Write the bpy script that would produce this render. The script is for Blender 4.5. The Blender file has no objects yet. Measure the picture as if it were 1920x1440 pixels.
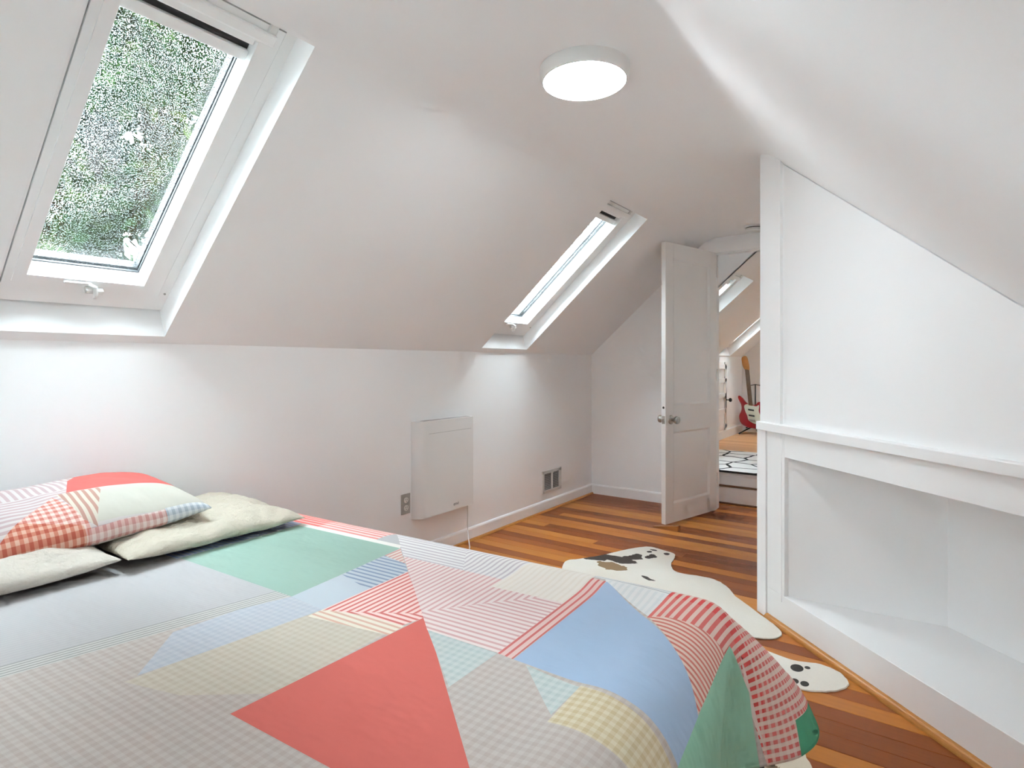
import bpy, bmesh, math, random
import numpy as np
from mathutils import Vector, Matrix

# ------------------------------------------------------------------ camera, world, exposure
SC = bpy.context.scene
COL = SC.collection
CAM_H = 1.147
YAW = math.radians(35.3)
cam_d = bpy.data.cameras.new('camera')
cam_d.sensor_width = 36.0
cam_d.lens = 1095.0 / 1920.0 * 36.0
cam_d.shift_y = -38.0 / 1920.0
cam_d.clip_start = 0.02
cam = bpy.data.objects.new('camera', cam_d)
cam.location = (0, 0, CAM_H)
cam.rotation_euler = (math.pi / 2, 0, YAW)
COL.objects.link(cam)
SC.camera = cam

SKY_STRENGTH = 24.0
LAMP_STRENGTH = 20.0
EXPOSURE = 0.98
world = bpy.data.worlds.new('overcast_sky')
SC.world = world
world.use_nodes = True
_bg = world.node_tree.nodes['Background']
_bg.inputs['Color'].default_value = (0.83, 0.92, 1.0, 1)
_bg.inputs['Strength'].default_value = SKY_STRENGTH
cy = SC.cycles
cy.max_bounces = 10
cy.diffuse_bounces = 8
cy.use_light_tree = False
cy.use_adaptive_sampling = True
cy.adaptive_threshold = 0.05
cy.adaptive_min_samples = 12
cy.glossy_bounces = 3
cy.transmission_bounces = 5
cy.transparent_max_bounces = 8
cy.caustics_reflective = False
cy.caustics_refractive = False
vs = SC.view_settings
vs.view_transform = 'Standard'
try:
    vs.look = 'None'
except Exception:
    pass
vs.exposure = EXPOSURE
vs.gamma = 1.0
vs.use_curve_mapping = False

random.seed(7)
RNG = np.random.default_rng(11)

# ------------------------------------------------------------------ helpers
def srgb(r, g, b):
    def f(c):
        c /= 255.0
        return c / 12.92 if c <= 0.04045 else ((c + 0.055) / 1.055) ** 2.4
    return (f(r), f(g), f(b), 1.0)

class NT:
    def __init__(self, name):
        self.m = bpy.data.materials.new(name)
        self.m.use_nodes = True
        self.t = self.m.node_tree
        self.b = self.t.nodes['Principled BSDF']
    def n(self, typ, **kw):
        nd = self.t.nodes.new(typ)
        for k, v in kw.items():
            setattr(nd, k, v)
        return nd
    def l(self, a, b):
        self.t.links.new(a, b)
    def inp(self, sock, v):
        if hasattr(v, 'is_output'):
            self.l(v, sock)
        else:
            sock.default_value = v
    def math(self, op, a, b=None, c=None):
        nd = self.n('ShaderNodeMath', operation=op)
        self.inp(nd.inputs[0], a)
        if b is not None: self.inp(nd.inputs[1], b)
        if c is not None: self.inp(nd.inputs[2], c)
        return nd.outputs[0]
    def dot(self, v, abc):
        nd = self.n('ShaderNodeVectorMath', operation='DOT_PRODUCT')
        self.inp(nd.inputs[0], v)
        nd.inputs[1].default_value = abc
        return nd.outputs['Value']
    def mix(self, fac, a, b):
        nd = self.n('ShaderNodeMix', data_type='RGBA')
        self.inp(nd.inputs[0], fac)
        self.inp(nd.inputs[6], a)
        self.inp(nd.inputs[7], b)
        return nd.outputs[2]
    def noise(self, vec, scale, detail=3.0, rough=0.5):
        nd = self.n('ShaderNodeTexNoise')
        if vec is not None: self.l(vec, nd.inputs['Vector'])
        nd.inputs['Scale'].default_value = scale
        nd.inputs['Detail'].default_value = detail
        nd.inputs['Roughness'].default_value = rough
        return nd.outputs['Fac']
    def mapping(self, vec, scale=(1, 1, 1), rot=(0, 0, 0), loc=(0, 0, 0)):
        nd = self.n('ShaderNodeMapping')
        self.l(vec, nd.inputs['Vector'])
        nd.inputs['Scale'].default_value = scale
        nd.inputs['Rotation'].default_value = rot
        nd.inputs['Location'].default_value = loc
        return nd.outputs['Vector']
    def obj_coord(self):
        return self.n('ShaderNodeTexCoord').outputs['Object']
    def ramp(self, fac, stops):
        nd = self.n('ShaderNodeValToRGB')
        self.l(fac, nd.inputs[0])
        e = nd.color_ramp.elements
        while len(e) < len(stops): e.new(0.5)
        for el, (p, c) in zip(e, stops):
            el.position = p; el.color = c
        return nd.outputs[0]
    def bump(self, height, strength=0.2, dist=0.002):
        nd = self.n('ShaderNodeBump')
        self.l(height, nd.inputs['Height'])
        nd.inputs['Strength'].default_value = strength
        nd.inputs['Distance'].default_value = dist
        self.l(nd.outputs[0], self.b.inputs['Normal'])
        return nd

def plain(name, col, rough=0.5, metal=0.0, var=0.03, vscale=6.0, bump=0.0, bscale=200.0, coat=0.0, sheen=0.0):
    t = NT(name)
    co = t.obj_coord()
    f = t.noise(co, vscale, 1)
    lo = tuple(c * (1 - var) for c in col[:3]) + (1,)
    hi = tuple(min(1, c * (1 + var)) for c in col[:3]) + (1,)
    t.l(t.ramp(f, [(0.3, lo), (0.7, hi)]), t.b.inputs['Base Color'])
    t.b.inputs['Roughness'].default_value = rough
    t.b.inputs['Metallic'].default_value = metal
    if coat: t.b.inputs['Coat Weight'].default_value = coat
    if sheen: t.b.inputs['Sheen Weight'].default_value = sheen
    if bump:
        t.bump(t.noise(co, bscale, 3), bump, 0.001)
    return t.m

def emit(name, col, s):
    t = NT(name)
    t.b.inputs['Base Color'].default_value = col
    t.b.inputs['Emission Color'].default_value = col
    t.b.inputs['Emission Strength'].default_value = s
    return t.m

WORLD = {}
def wpos(o):
    return Vector(WORLD.get(o.name, o.location)) if o is not None else Vector((0, 0, 0))

def mesh_obj(name, verts, faces, mat, parent=None, smooth=False, origin=None, uv=None):
    V = np.asarray(verts, dtype=float)
    if origin is None:
        if parent is not None:
            origin = wpos(parent)
        else:
            lo, hi = V.min(0), V.max(0)
            origin = Vector(((lo[0] + hi[0]) / 2, (lo[1] + hi[1]) / 2, lo[2]))
    origin = Vector(origin)
    me = bpy.data.meshes.new(name)
    me.from_pydata((V - np.array(origin)).tolist(), [], [list(map(int, f)) for f in faces])
    me.materials.append(mat)
    if smooth:
        me.polygons.foreach_set('use_smooth', [True] * len(me.polygons))
    if uv is not None:
        ul = me.uv_layers.new(name='UVMap')
        idx = np.zeros(len(me.loops), dtype=np.int32)
        me.loops.foreach_get('vertex_index', idx)
        ul.data.foreach_set('uv', np.asarray(uv, dtype=np.float32)[idx].ravel())
    me.update()
    o = bpy.data.objects.new(name, me)
    COL.objects.link(o)
    if parent is not None:
        o.parent = parent
        o.location = origin - wpos(parent)
    else:
        o.location = origin
    WORLD[o.name] = tuple(origin)
    return o

def tag(o, label, cat=None, group=None, kind=None):
    o['label'] = label
    if cat: o['category'] = cat
    if group: o['group'] = group
    if kind: o['kind'] = kind
    return o

def struct(o, label, cat):
    return tag(o, label, cat, kind='structure')

def thing(name, loc, label, cat, group=None):
    o = bpy.data.objects.new(name, None)
    o.empty_display_size = 0.1
    COL.objects.link(o)
    o.location = loc
    WORLD[o.name] = tuple(loc)
    return tag(o, label, cat, group)

class B:
    """collects shapes into one mesh"""
    def __init__(self):
        self.bm = bmesh.new()
    def box(self, lo, hi, bev=0.0, M=None, seg=2):
        lo = Vector(lo); hi = Vector(hi)
        r = bmesh.ops.create_cube(self.bm, size=1.0)
        vs_ = r['verts']
        c = (lo + hi) / 2; s = hi - lo
        for v in vs_:
            v.co = Vector((v.co.x * s.x, v.co.y * s.y, v.co.z * s.z)) + c
        if bev > 0:
            es = list({e for v in vs_ for e in v.link_edges})
            rr = bmesh.ops.bevel(self.bm, geom=es, offset=bev, segments=seg, affect='EDGES', profile=0.5)
            vs_ = list({v for v in rr['verts']} | {v for v in vs_ if v.is_valid})
        if M is not None:
            for v in vs_: v.co = M @ v.co
        return self
    def lathe(self, prof, n=32, M=None, cap=True):
        """prof: list of (r, z)"""
        rings = []
        for r, z in prof:
            ring = []
            for k in range(n):
                a = 2 * math.pi * k / n
                p = Vector((r * math.cos(a), r * math.sin(a), z))
                ring.append(self.bm.verts.new(M @ p if M is not None else p))
            rings.append(ring)
        for a, b in zip(rings, rings[1:]):
            for k in range(n):
                self.bm.faces.new((a[k], a[(k + 1) % n], b[(k + 1) % n], b[k]))
        if cap:
            self.bm.faces.new(rings[0][::-1]); self.bm.faces.new(rings[-1])
        return self
    def tube(self, pts, rad, n=10):
        pts = [Vector(p) for p in pts]
        if not hasattr(rad, '__len__'): rad = [rad] * len(pts)
        rings = []
        up = Vector((0.123, 0.311, 0.94))
        for i, p in enumerate(pts):
            d = (pts[min(i + 1, len(pts) - 1)] - pts[max(i - 1, 0)]).normalized()
            a = d.cross(up).normalized(); b = d.cross(a)
            rings.append([self.bm.verts.new(p + (a * math.cos(2 * math.pi * k / n) + b * math.sin(2 * math.pi * k / n)) * rad[i]) for k in range(n)])
        for a, b in zip(rings, rings[1:]):
            for k in range(n):
                self.bm.faces.new((a[k], a[(k + 1) % n], b[(k + 1) % n], b[k]))
        self.bm.faces.new(rings[0][::-1]); self.bm.faces.new(rings[-1])
        return self
    def prism(self, poly, M, h):
        """2d polygon in M's xy plane extruded along M's z from 0 to h"""
        a = [self.bm.verts.new(M @ Vector((x, y, 0))) for x, y in poly]
        b = [self.bm.verts.new(M @ Vector((x, y, h))) for x, y in poly]
        self.bm.faces.new(a[::-1]); self.bm.faces.new(b)
        n = len(poly)
        for k in range(n):
            self.bm.faces.new((a[k], a[(k + 1) % n], b[(k + 1) % n], b[k]))
        return self
    def quad(self, *p):
        self.bm.faces.new([self.bm.verts.new(Vector(q)) for q in p])
        return self
    def build(self, name, mat, parent=None, smooth=False, origin=None):
        bm = self.bm
        bmesh.ops.recalc_face_normals(bm, faces=bm.faces[:])
        if origin is None:
            if parent is not None:
                origin = wpos(parent)
            else:
                cs = [v.co for v in bm.verts]
                lo = [min(c[i] for c in cs) for i in range(3)]; hi = [max(c[i] for c in cs) for i in range(3)]
                origin = Vector(((lo[0] + hi[0]) / 2, (lo[1] + hi[1]) / 2, lo[2]))
        origin = Vector(origin)
        for v in bm.verts: v.co -= origin
        if smooth:
            for f in bm.faces: f.smooth = True
            for e in bm.edges:
                e.smooth = len(e.link_faces) == 2 and e.calc_face_angle(3.0) < math.radians(38)
        me = bpy.data.meshes.new(name)
        bm.to_mesh(me); bm.free()
        me.materials.append(mat)
        o = bpy.data.objects.new(name, me)
        COL.objects.link(o)
        if parent is not None:
            o.parent = parent
            o.location = origin - wpos(parent)
        else:
            o.location = origin
        WORLD[o.name] = tuple(origin)
        return o

def frame_M(o, ex, ey, ez):
    ex, ey, ez = Vector(ex), Vector(ey), Vector(ez)
    M = Matrix.Identity(4)
    for i in range(3):
        M[i][0] = ex[i]; M[i][1] = ey[i]; M[i][2] = ez[i]; M[i][3] = o[i]
    return M

# ------------------------------------------------------------------ materials
M_wall = plain('wall_paint', srgb(246, 246, 246), 0.75, var=0.012, vscale=1.5)
M_trim = plain('trim_paint', srgb(246, 246, 246), 0.42, var=0.012, vscale=3)
M_door = plain('door_paint', srgb(234, 231, 228), 0.45, var=0.012, vscale=3)
M_lining = plain('reveal_paint', srgb(246, 246, 246), 0.5, var=0.01, vscale=3)
M_sash = plain('window_lacquer', srgb(244, 244, 243), 0.35, var=0.01, vscale=4)
M_rubber = plain('black_gasket', srgb(40, 42, 45), 0.6, var=0.1)
M_shade = plain('charcoal_blind_cloth', srgb(70, 70, 70), 0.8, var=0.06, vscale=60)
M_metal = plain('brushed_nickel', srgb(176, 172, 166), 0.28, metal=1.0, var=0.05, vscale=30)
M_dark = plain('dark_hole', srgb(60, 58, 55), 0.7, var=0.1)
M_brown = plain('dark_threshold_wood', srgb(120, 84, 58), 0.5, var=0.1, vscale=20)
M_plastic = plain('white_plastic', srgb(226, 225, 222), 0.35, var=0.01)
M_heater = plain('heater_enamel', srgb(232, 231, 229), 0.6, var=0.012, vscale=2)
M_plate = plain('grey_outlet_plate', srgb(176, 172, 166), 0.4, var=0.02)
M_ivory = plain('ivory_receptacle', srgb(222, 219, 212), 0.4, var=0.02)
M_louver = plain('grey_louvre', srgb(158, 154, 152), 0.5, var=0.06)
M_stand = plain('black_stand_metal', srgb(30, 29, 30), 0.45, var=0.1)
M_red = plain('red_guitar_lacquer', srgb(150, 22, 32), 0.18, var=0.08, vscale=3, coat=0.6)
M_pick = plain('mint_pickguard', srgb(205, 206, 192), 0.3, var=0.03)
M_neck = plain('dark_fretboard', srgb(96, 74, 56), 0.5, var=0.15, vscale=40)
M_maple = plain('amber_maple', srgb(196, 132, 64), 0.35, var=0.1, vscale=20)
M_mattress = plain('mattress_ticking', srgb(225, 222, 214), 0.85, var=0.02, vscale=20)
M_bedbase = plain('bed_base_cloth', srgb(120, 112, 104), 0.9, var=0.06, vscale=60)
M_logo = plain('grey_logo_ink', srgb(110, 108, 106), 0.5, var=0.02)
M_bark = plain('fir_bark', srgb(26, 23, 21), 0.9, var=0.35, vscale=9, bump=0.6, bscale=30)
M_grass = plain('wet_lawn', srgb(70, 88, 52), 0.9, var=0.25, vscale=2)
M_lamp = emit('lit_diffuser', (0.88, 0.94, 1.0, 1), LAMP_STRENGTH)

def wood_mat(name, stops, per_object=True, axis='X', rough=0.38, coat=0.0):
    t = NT(name)
    co = t.obj_coord()
    inf = t.n('ShaderNodeObjectInfo')
    off = t.n('ShaderNodeCombineXYZ')
    t.l(t.math('MULTIPLY', inf.outputs['Random'], 37.0), off.inputs[0])
    t.l(t.math('MULTIPLY', inf.outputs['Random'], 91.0), off.inputs[1])
    add = t.n('ShaderNodeVectorMath', operation='ADD')
    t.l(co, add.inputs[0]); t.l(off.outputs[0], add.inputs[1])
    sc = (1.6, 26, 26) if axis == 'X' else (26, 1.6, 26)
    g = t.noise(t.mapping(add.outputs[0], sc), 2.2, 5, 0.6)
    g2 = t.noise(t.mapping(add.outputs[0], tuple(s * 3.3 for s in sc)), 3.0, 4, 0.6)
    base = t.ramp(inf.outputs['Random'], stops)
    dk = t.mix(t.math('MULTIPLY', t.math('SUBTRACT', 1.0, g), 0.85), base, t.mix(0.55, base, (0.12, 0.035, 0.012, 1)))
    lt = t.mix(t.math('MULTIPLY', g2, 0.12), dk, (0.70, 0.36, 0.13, 1))
    t.l(lt, t.b.inputs['Base Color'])
    t.b.inputs['Roughness'].default_value = rough
    t.b.inputs['Coat Weight'].default_value = coat
    t.b.inputs['Coat Roughness'].default_value = 0.25
    t.b.inputs['Specular IOR Level'].default_value = 0.22
    t.bump(g2, 0.06, 0.001)
    return t.m

PL = [(0.0, srgb(130, 58, 18)), (0.30, srgb(146, 68, 20)), (0.50, srgb(164, 84, 26)), (0.62, srgb(200, 120, 44)), (1.0, srgb(218, 146, 64))]
M_plank = wood_mat('fir_floorboard', PL)
M_shoe = wood_mat('fir_shoe_moulding', [(0, srgb(196, 132, 66)), (1, srgb(204, 142, 76))], rough=0.35)
M_farfloor = None

# ------------------------------------------------------------------ room constants
XL, YB, ZK = -2.42, 4.64, 1.225
PITCH = math.radians(41.5)
EX = Vector((math.cos(PITCH), 0, math.sin(PITCH)))      # up the left slope
EN = Vector((-math.sin(PITCH), 0, math.cos(PITCH)))     # outward through the left slope
ZC = 2.13
XCL = XL + (ZC - ZK) / math.tan(PITCH)
XCR = -0.615
XR = 0.65
Y0 = -4.8
_q = math.sqrt(0.5)
BASIS_L = (EX, EN)
BASIS_R = (Vector((-_q, 0, _q)), Vector((_q, 0, _q)))
def slopeP(s, y, d=0.0, O=(XL, 0, ZK), basis=BASIS_L):
    v = Vector(O) + basis[0] * s + basis[1] * d
    return Vector((v.x, y, v.z))

# ------------------------------------------------------------------ shell of the room
WT = 0.12
def thick(name, lo, hi, mat=M_wall, parent=None, bev=0.0):
    return B().box(lo, hi, bev).build(name, mat, parent)

w = thick('wall_left', (XL - WT, Y0 - WT, -0.02), (XL, YB + WT, ZK))
struct(w, 'low white knee wall along the left, behind the bed and heater', 'wall')

# left slope with two skylight openings
S_OPEN = (0.04, 1.283)
SKY = [(0.525, 1.062), (3.03, 3.565)]
S_TOP = (ZC - ZK) / math.sin(PITCH)
FIL = 0.072
def slope_panel(name, O, s0, s1, y0, y1, holes, mat, ths=0.10, bs=BASIS_L):
    ss = sorted({s0, s1} | {v for h in holes for v in h[:2]})
    ys = sorted({y0, y1} | {v for h in holes for v in h[2:]})
    b = B()
    for i in range(len(ss) - 1):
        for j in range(len(ys) - 1):
            sm, ym = (ss[i] + ss[i + 1]) / 2, (ys[j] + ys[j + 1]) / 2
            if any(h[0] < sm < h[1] and h[2] < ym < h[3] for h in holes):
                continue
            P = [slopeP(s, y, d, O, bs) for d in (0, ths) for s, y in ((ss[i], ys[j]), (ss[i + 1], ys[j]), (ss[i + 1], ys[j + 1]), (ss[i], ys[j + 1]))]
            b.quad(*P[:4]); b.quad(*P[4:])
    for s, yA, yB_ in ((s0, y0, y1), (s1, y0, y1)):
        b.quad(slopeP(s, yA, 0, O, bs), slopeP(s, yB_, 0, O, bs), slopeP(s, yB_, ths, O, bs), slopeP(s, yA, ths, O, bs))
    for yA in (y0, y1):
        b.quad(slopeP(s0, yA, 0, O, bs), slopeP(s1, yA, 0, O, bs), slopeP(s1, yA, ths, O, bs), slopeP(s0, yA, ths, O, bs))
    o = b.build(name, mat)
    return o
holes = [(S_OPEN[0], S_OPEN[1], a, c) for a, c in SKY]
w = slope_panel('wall_left_slope', (XL, 0, ZK), 0.0, S_TOP - FIL, Y0 - WT, YB + WT, holes, M_wall)
struct(w, 'sloping white ceiling on the left, pierced by two skylights', 'ceiling')

# flat ceiling strip with rounded transitions to both slopes
def arc_profile():
    pts = []
    # left fillet: from slope to flat
    def fil(c, d0, d1, T, n=10):
        # c corner, d0 unit into corner, d1 unit out of it; quadratic blend
        a = Vector(c) - Vector(d0) * T; b_ = Vector(c) + Vector(d1) * T
        return [((1 - t) ** 2 * a + 2 * t * (1 - t) * Vector(c) + t * t * b_) for t in [k / n for k in range(n + 1)]]
    pts += fil((XCL, 0, ZC), EX, (1, 0, 0), FIL)
    r2 = Vector((1, 0, -1)).normalized()
    pts += fil((XCR, 0, ZC), (1, 0, 0), r2, 0.10)
    return pts
prof = arc_profile()
V = []; Fc = []
ys_ = (Y0 - WT, YB + WT)
N = len(prof)
for y in ys_:
    V += [(p.x, y, p.z) for p in prof]
for y in ys_:
    V += [(p.x, y, ZC + 0.12) for p in prof]
for i in range(N - 1):
    Fc.append((i, i + 1, N + i + 1, N + i))
    Fc.append((2 * N + i, 3 * N + i, 3 * N + i + 1, 2 * N + i + 1))
w = mesh_obj('ceiling', V, Fc, M_wall, smooth=True)
struct(w, 'flat white ceiling strip curving into both roof slopes', 'ceiling')
# right slope (45 degrees)
pe = prof[-1]
OR_ = (XR, 0, pe.z - (XR - pe.x))
SR1 = (XR - pe.x) / _q
SKY_ADDED = [(-4.65, -3.8), (-3.55, -2.7)]  # unseen skylights added behind the camera to bring in more daylight
w = slope_panel('wall_right_slope', OR_, -0.02, SR1, Y0 - WT, YB + WT, [(0.22, 1.46, a_, c_) for a_, c_ in SKY_ADDED], M_wall, 0.10, BASIS_R)
struct(w, 'bright sloping white ceiling coming down on the right', 'ceiling')
w = thick('wall_right_knee', (XR, Y0 - WT, -0.02), (XR + WT, 1.7, 0.90))
struct(w, 'low white knee wall behind the camera on the right', 'wall')

def gable_poly():
    return [(XL, 0), (XR, 0), (XR, 0.90), (XCR, ZC), (XCL, ZC), (XL, ZK)]
# wall behind the camera
w = B().prism([(XL, -.02), (XR, -.02), (XR, 0.90), (XCR, 2.14), (XCL, 2.14), (XL, ZK)], frame_M((0, Y0, 0), (1, 0, 0), (0, 0, 1), (0, -1, 0)), WT).build('wall_front', M_wall)
struct(w, 'white gable wall behind the camera', 'wall')

# back wall with door opening
DX0, DX1, DZ = -1.345, -0.66, 2.005
b = B()
Mb = frame_M((0, YB, 0), (1, 0, 0), (0, 0, 1), (0, 1, 0))
for poly in ([(XL, -.02), (DX0, -.02), (DX0, ZC + .01), (XCL, ZC + .01), (XL, ZK + .01)],
             [(DX0, DZ), (DX1, DZ), (DX1, ZC + .01), (DX0, ZC + .01)],
             [(DX1, -.02), (XR, -.02), (XR, 0.90), (XCR, ZC + .01), (DX1, ZC + .01)]):
    b.prism(poly, Mb, WT)
w_back = b.build('wall_back', M_wall)
struct(w_back, 'white end wall with the doorway at the far end', 'wall')

# floor: sub floor and single boards
PX1 = 0.75
sub = thick('floor', (XL - WT, Y0 - WT, -0.06), (PX1, 4.95, -0.016), plain('sub_floor', srgb(84, 50, 28), 0.8))
struct(sub, 'orange fir plank floor with boards running across the room', 'floor')
def plank_mesh():
    b = B(); b.box((-0.5, -0.0397, -0.016), (0.5, 0.0397, 0.0), 0.0)
    bm = b.bm
    top = [e for e in bm.edges if all(v.co.z > -0.001 for v in e.verts) and abs(e.verts[0].co.y - e.verts[1].co.y) < 1e-6]
    bmesh.ops.bevel(bm, geom=top, offset=0.0012, segments=1, affect='EDGES')
    bmesh.ops.recalc_face_normals(bm, faces=bm.faces[:])
    me = bpy.data.meshes.new('plank'); bm.to_mesh(me); bm.free()
    me.materials.append(M_plank)
    return me
PM = plank_mesh()
PW = 0.0805
y = 4.945 - PW / 2
while y > Y0 - 0.05:
    x = XL + 0.002 - random.random() * 1.6
    while x < PX1:
        L = random.uniform(1.1, 2.9)
        a, c = max(x, XL), min(x + L, PX1)
        if c - a > 0.12:
            o = bpy.data.objects.new('plank', PM)
            COL.objects.link(o)
            o.parent = sub
            o.scale = (c - a - 0.0012, 1, 1)
            o.location = Vector(((a + c) / 2, y, random.uniform(-0.0004, 0.0))) - wpos(sub)
        x += L
    y -= PW

# baseboards
def baseboard(name, p0, p1, inward, h, t, label, mat=M_trim, z0=0.0):
    p0, p1 = Vector(p0), Vector(p1)
    d = (p1 - p0); L = d.length; d.normalize()
    M = frame_M(p0, inward, (0, 0, 1), d)
    o = B().prism([(0, z0), (t, z0), (t, h - 0.012), (t * 0.75, h - 0.004), (t * 0.35, h), (0, h)], M, L).build(name, mat)
    return struct(o, label, 'baseboard')
def shoe(name, p0, p1, inward, label, r=0.02, off=0.0):
    p0, p1 = Vector(p0), Vector(p1)
    d = (p1 - p0); L = d.length; d.normalize()
    M = frame_M(p0 + Vector(inward) * off, inward, (0, 0, 1), d)
    arc = [(0, 0)] + [(r * math.cos(a), r * math.sin(a)) for a in [k * math.pi / 12 for k in range(7)]]
    o = B().prism(arc, M, L).build(name, M_shoe)
    return struct(o, label, 'trim')
baseboard('baseboard_left', (XL, Y0, 0), (XL, YB, 0), (1, 0, 0), 0.085, 0.014, 'white baseboard along the left knee wall')
baseboard('baseboard_back', (XL, YB, 0), (DX0 - 0.09, YB, 0), (0, -1, 0), 0.085, 0.014, 'white baseboard on the end wall left of the doorway')
shoe('trim_1', (XL, Y0, 0), (XL, YB - 0.015, 0), (1, 0, 0), 'thin orange wood shoe moulding under the left baseboard', 0.013, 0.014)

# door casing on the back wall
cas = thing('door_casing', (DX0, YB, 0), 'white casing board across the top of the doorway, clipped at its left corner', 'trim')
cas['kind'] = 'structure'
Mc = frame_M((0, YB, 0), (1, 0, 0), (0, 0, 1), (0, -1, 0))
B().prism([(DX0 - 0.09, DZ + 0.005), (DX1 + 0.09, DZ + 0.005), (DX1 + 0.09, 2.098), (-1.395, 2.098), (DX0 - 0.09, 2.085 - 0.03)], Mc, 0.018).build('head_board', M_trim, cas)
B().prism([(DX0 - 0.09, 0), (DX0 - 0.004, 0), (DX0 - 0.004, DZ + 0.005), (DX0 - 0.09, DZ + 0.005)], Mc, 0.018).build('side_board', M_trim, cas)
B().prism([(DX1 + 0.004, 0), (DX1 + 0.09, 0), (DX1 + 0.09, DZ + 0.005), (DX1 + 0.004, DZ + 0.005)], Mc, 0.018).build('side_board', M_trim, cas)

# ------------------------------------------------------------------ skylights
def glass_mat():
    t = NT('rain_spotted_glass')
    co = t.obj_coord()
    def drops(scale, thr, seed):
        v = t.n('ShaderNodeTexVoronoi')
        t.l(t.mapping(co, (1, 1, 1), loc=(seed, seed * 2, seed)), v.inputs['Vector'])
        v.inputs['Scale'].default_value = scale
        d = v.outputs['Distance']
        cap = t.math('MAXIMUM', t.math('SUBTRACT', 1.0, t.math('MULTIPLY', t.math('MULTIPLY', d, d), thr)), 0.0)
        return cap
    h1 = drops(135, 7.0, 0.0); h2 = drops(270, 7.5, 3.7)
    h = t.math('MAXIMUM', h1, t.math('MULTIPLY', h2, 0.5))
    mask = t.math('GREATER_THAN', h, 0.12)
    bp = t.n('ShaderNodeBump'); bp.inputs['Strength'].default_value = 1.0; bp.inputs['Distance'].default_value = 0.0016
    t.l(h, bp.inputs['Height'])
    rf = t.n('ShaderNodeBsdfRefraction'); rf.inputs['IOR'].default_value = 1.2; rf.inputs['Roughness'].default_value = 0.0
    rf.inputs['Color'].default_value = (0.93, 0.96, 0.96, 1)
    t.l(bp.outputs[0], rf.inputs['Normal'])
    tr = t.n('ShaderNodeBsdfTransparent'); tr.inputs['Color'].default_value = (0.93, 0.965, 0.96, 1)
    mx = t.n('ShaderNodeMixShader')
    t.l(t.math('MULTIPLY', mask, 0.68), mx.inputs[0]); t.l(tr.outputs[0], mx.inputs[1]); t.l(rf.outputs[0], mx.inputs[2])
    gl = t.n('ShaderNodeBsdfGlossy'); gl.inputs['Roughness'].default_value = 0.03
    m2 = t.n('ShaderNodeMixShader'); m2.inputs[0].default_value = 0.04
    t.l(mx.outputs[0], m2.inputs[1]); t.l(gl.outputs[0], m2.inputs[2])
    t.l(m2.outputs[0], t.t.nodes['Material Output'].inputs['Surface'])
    return t.m
M_glass = glass_mat()

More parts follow.
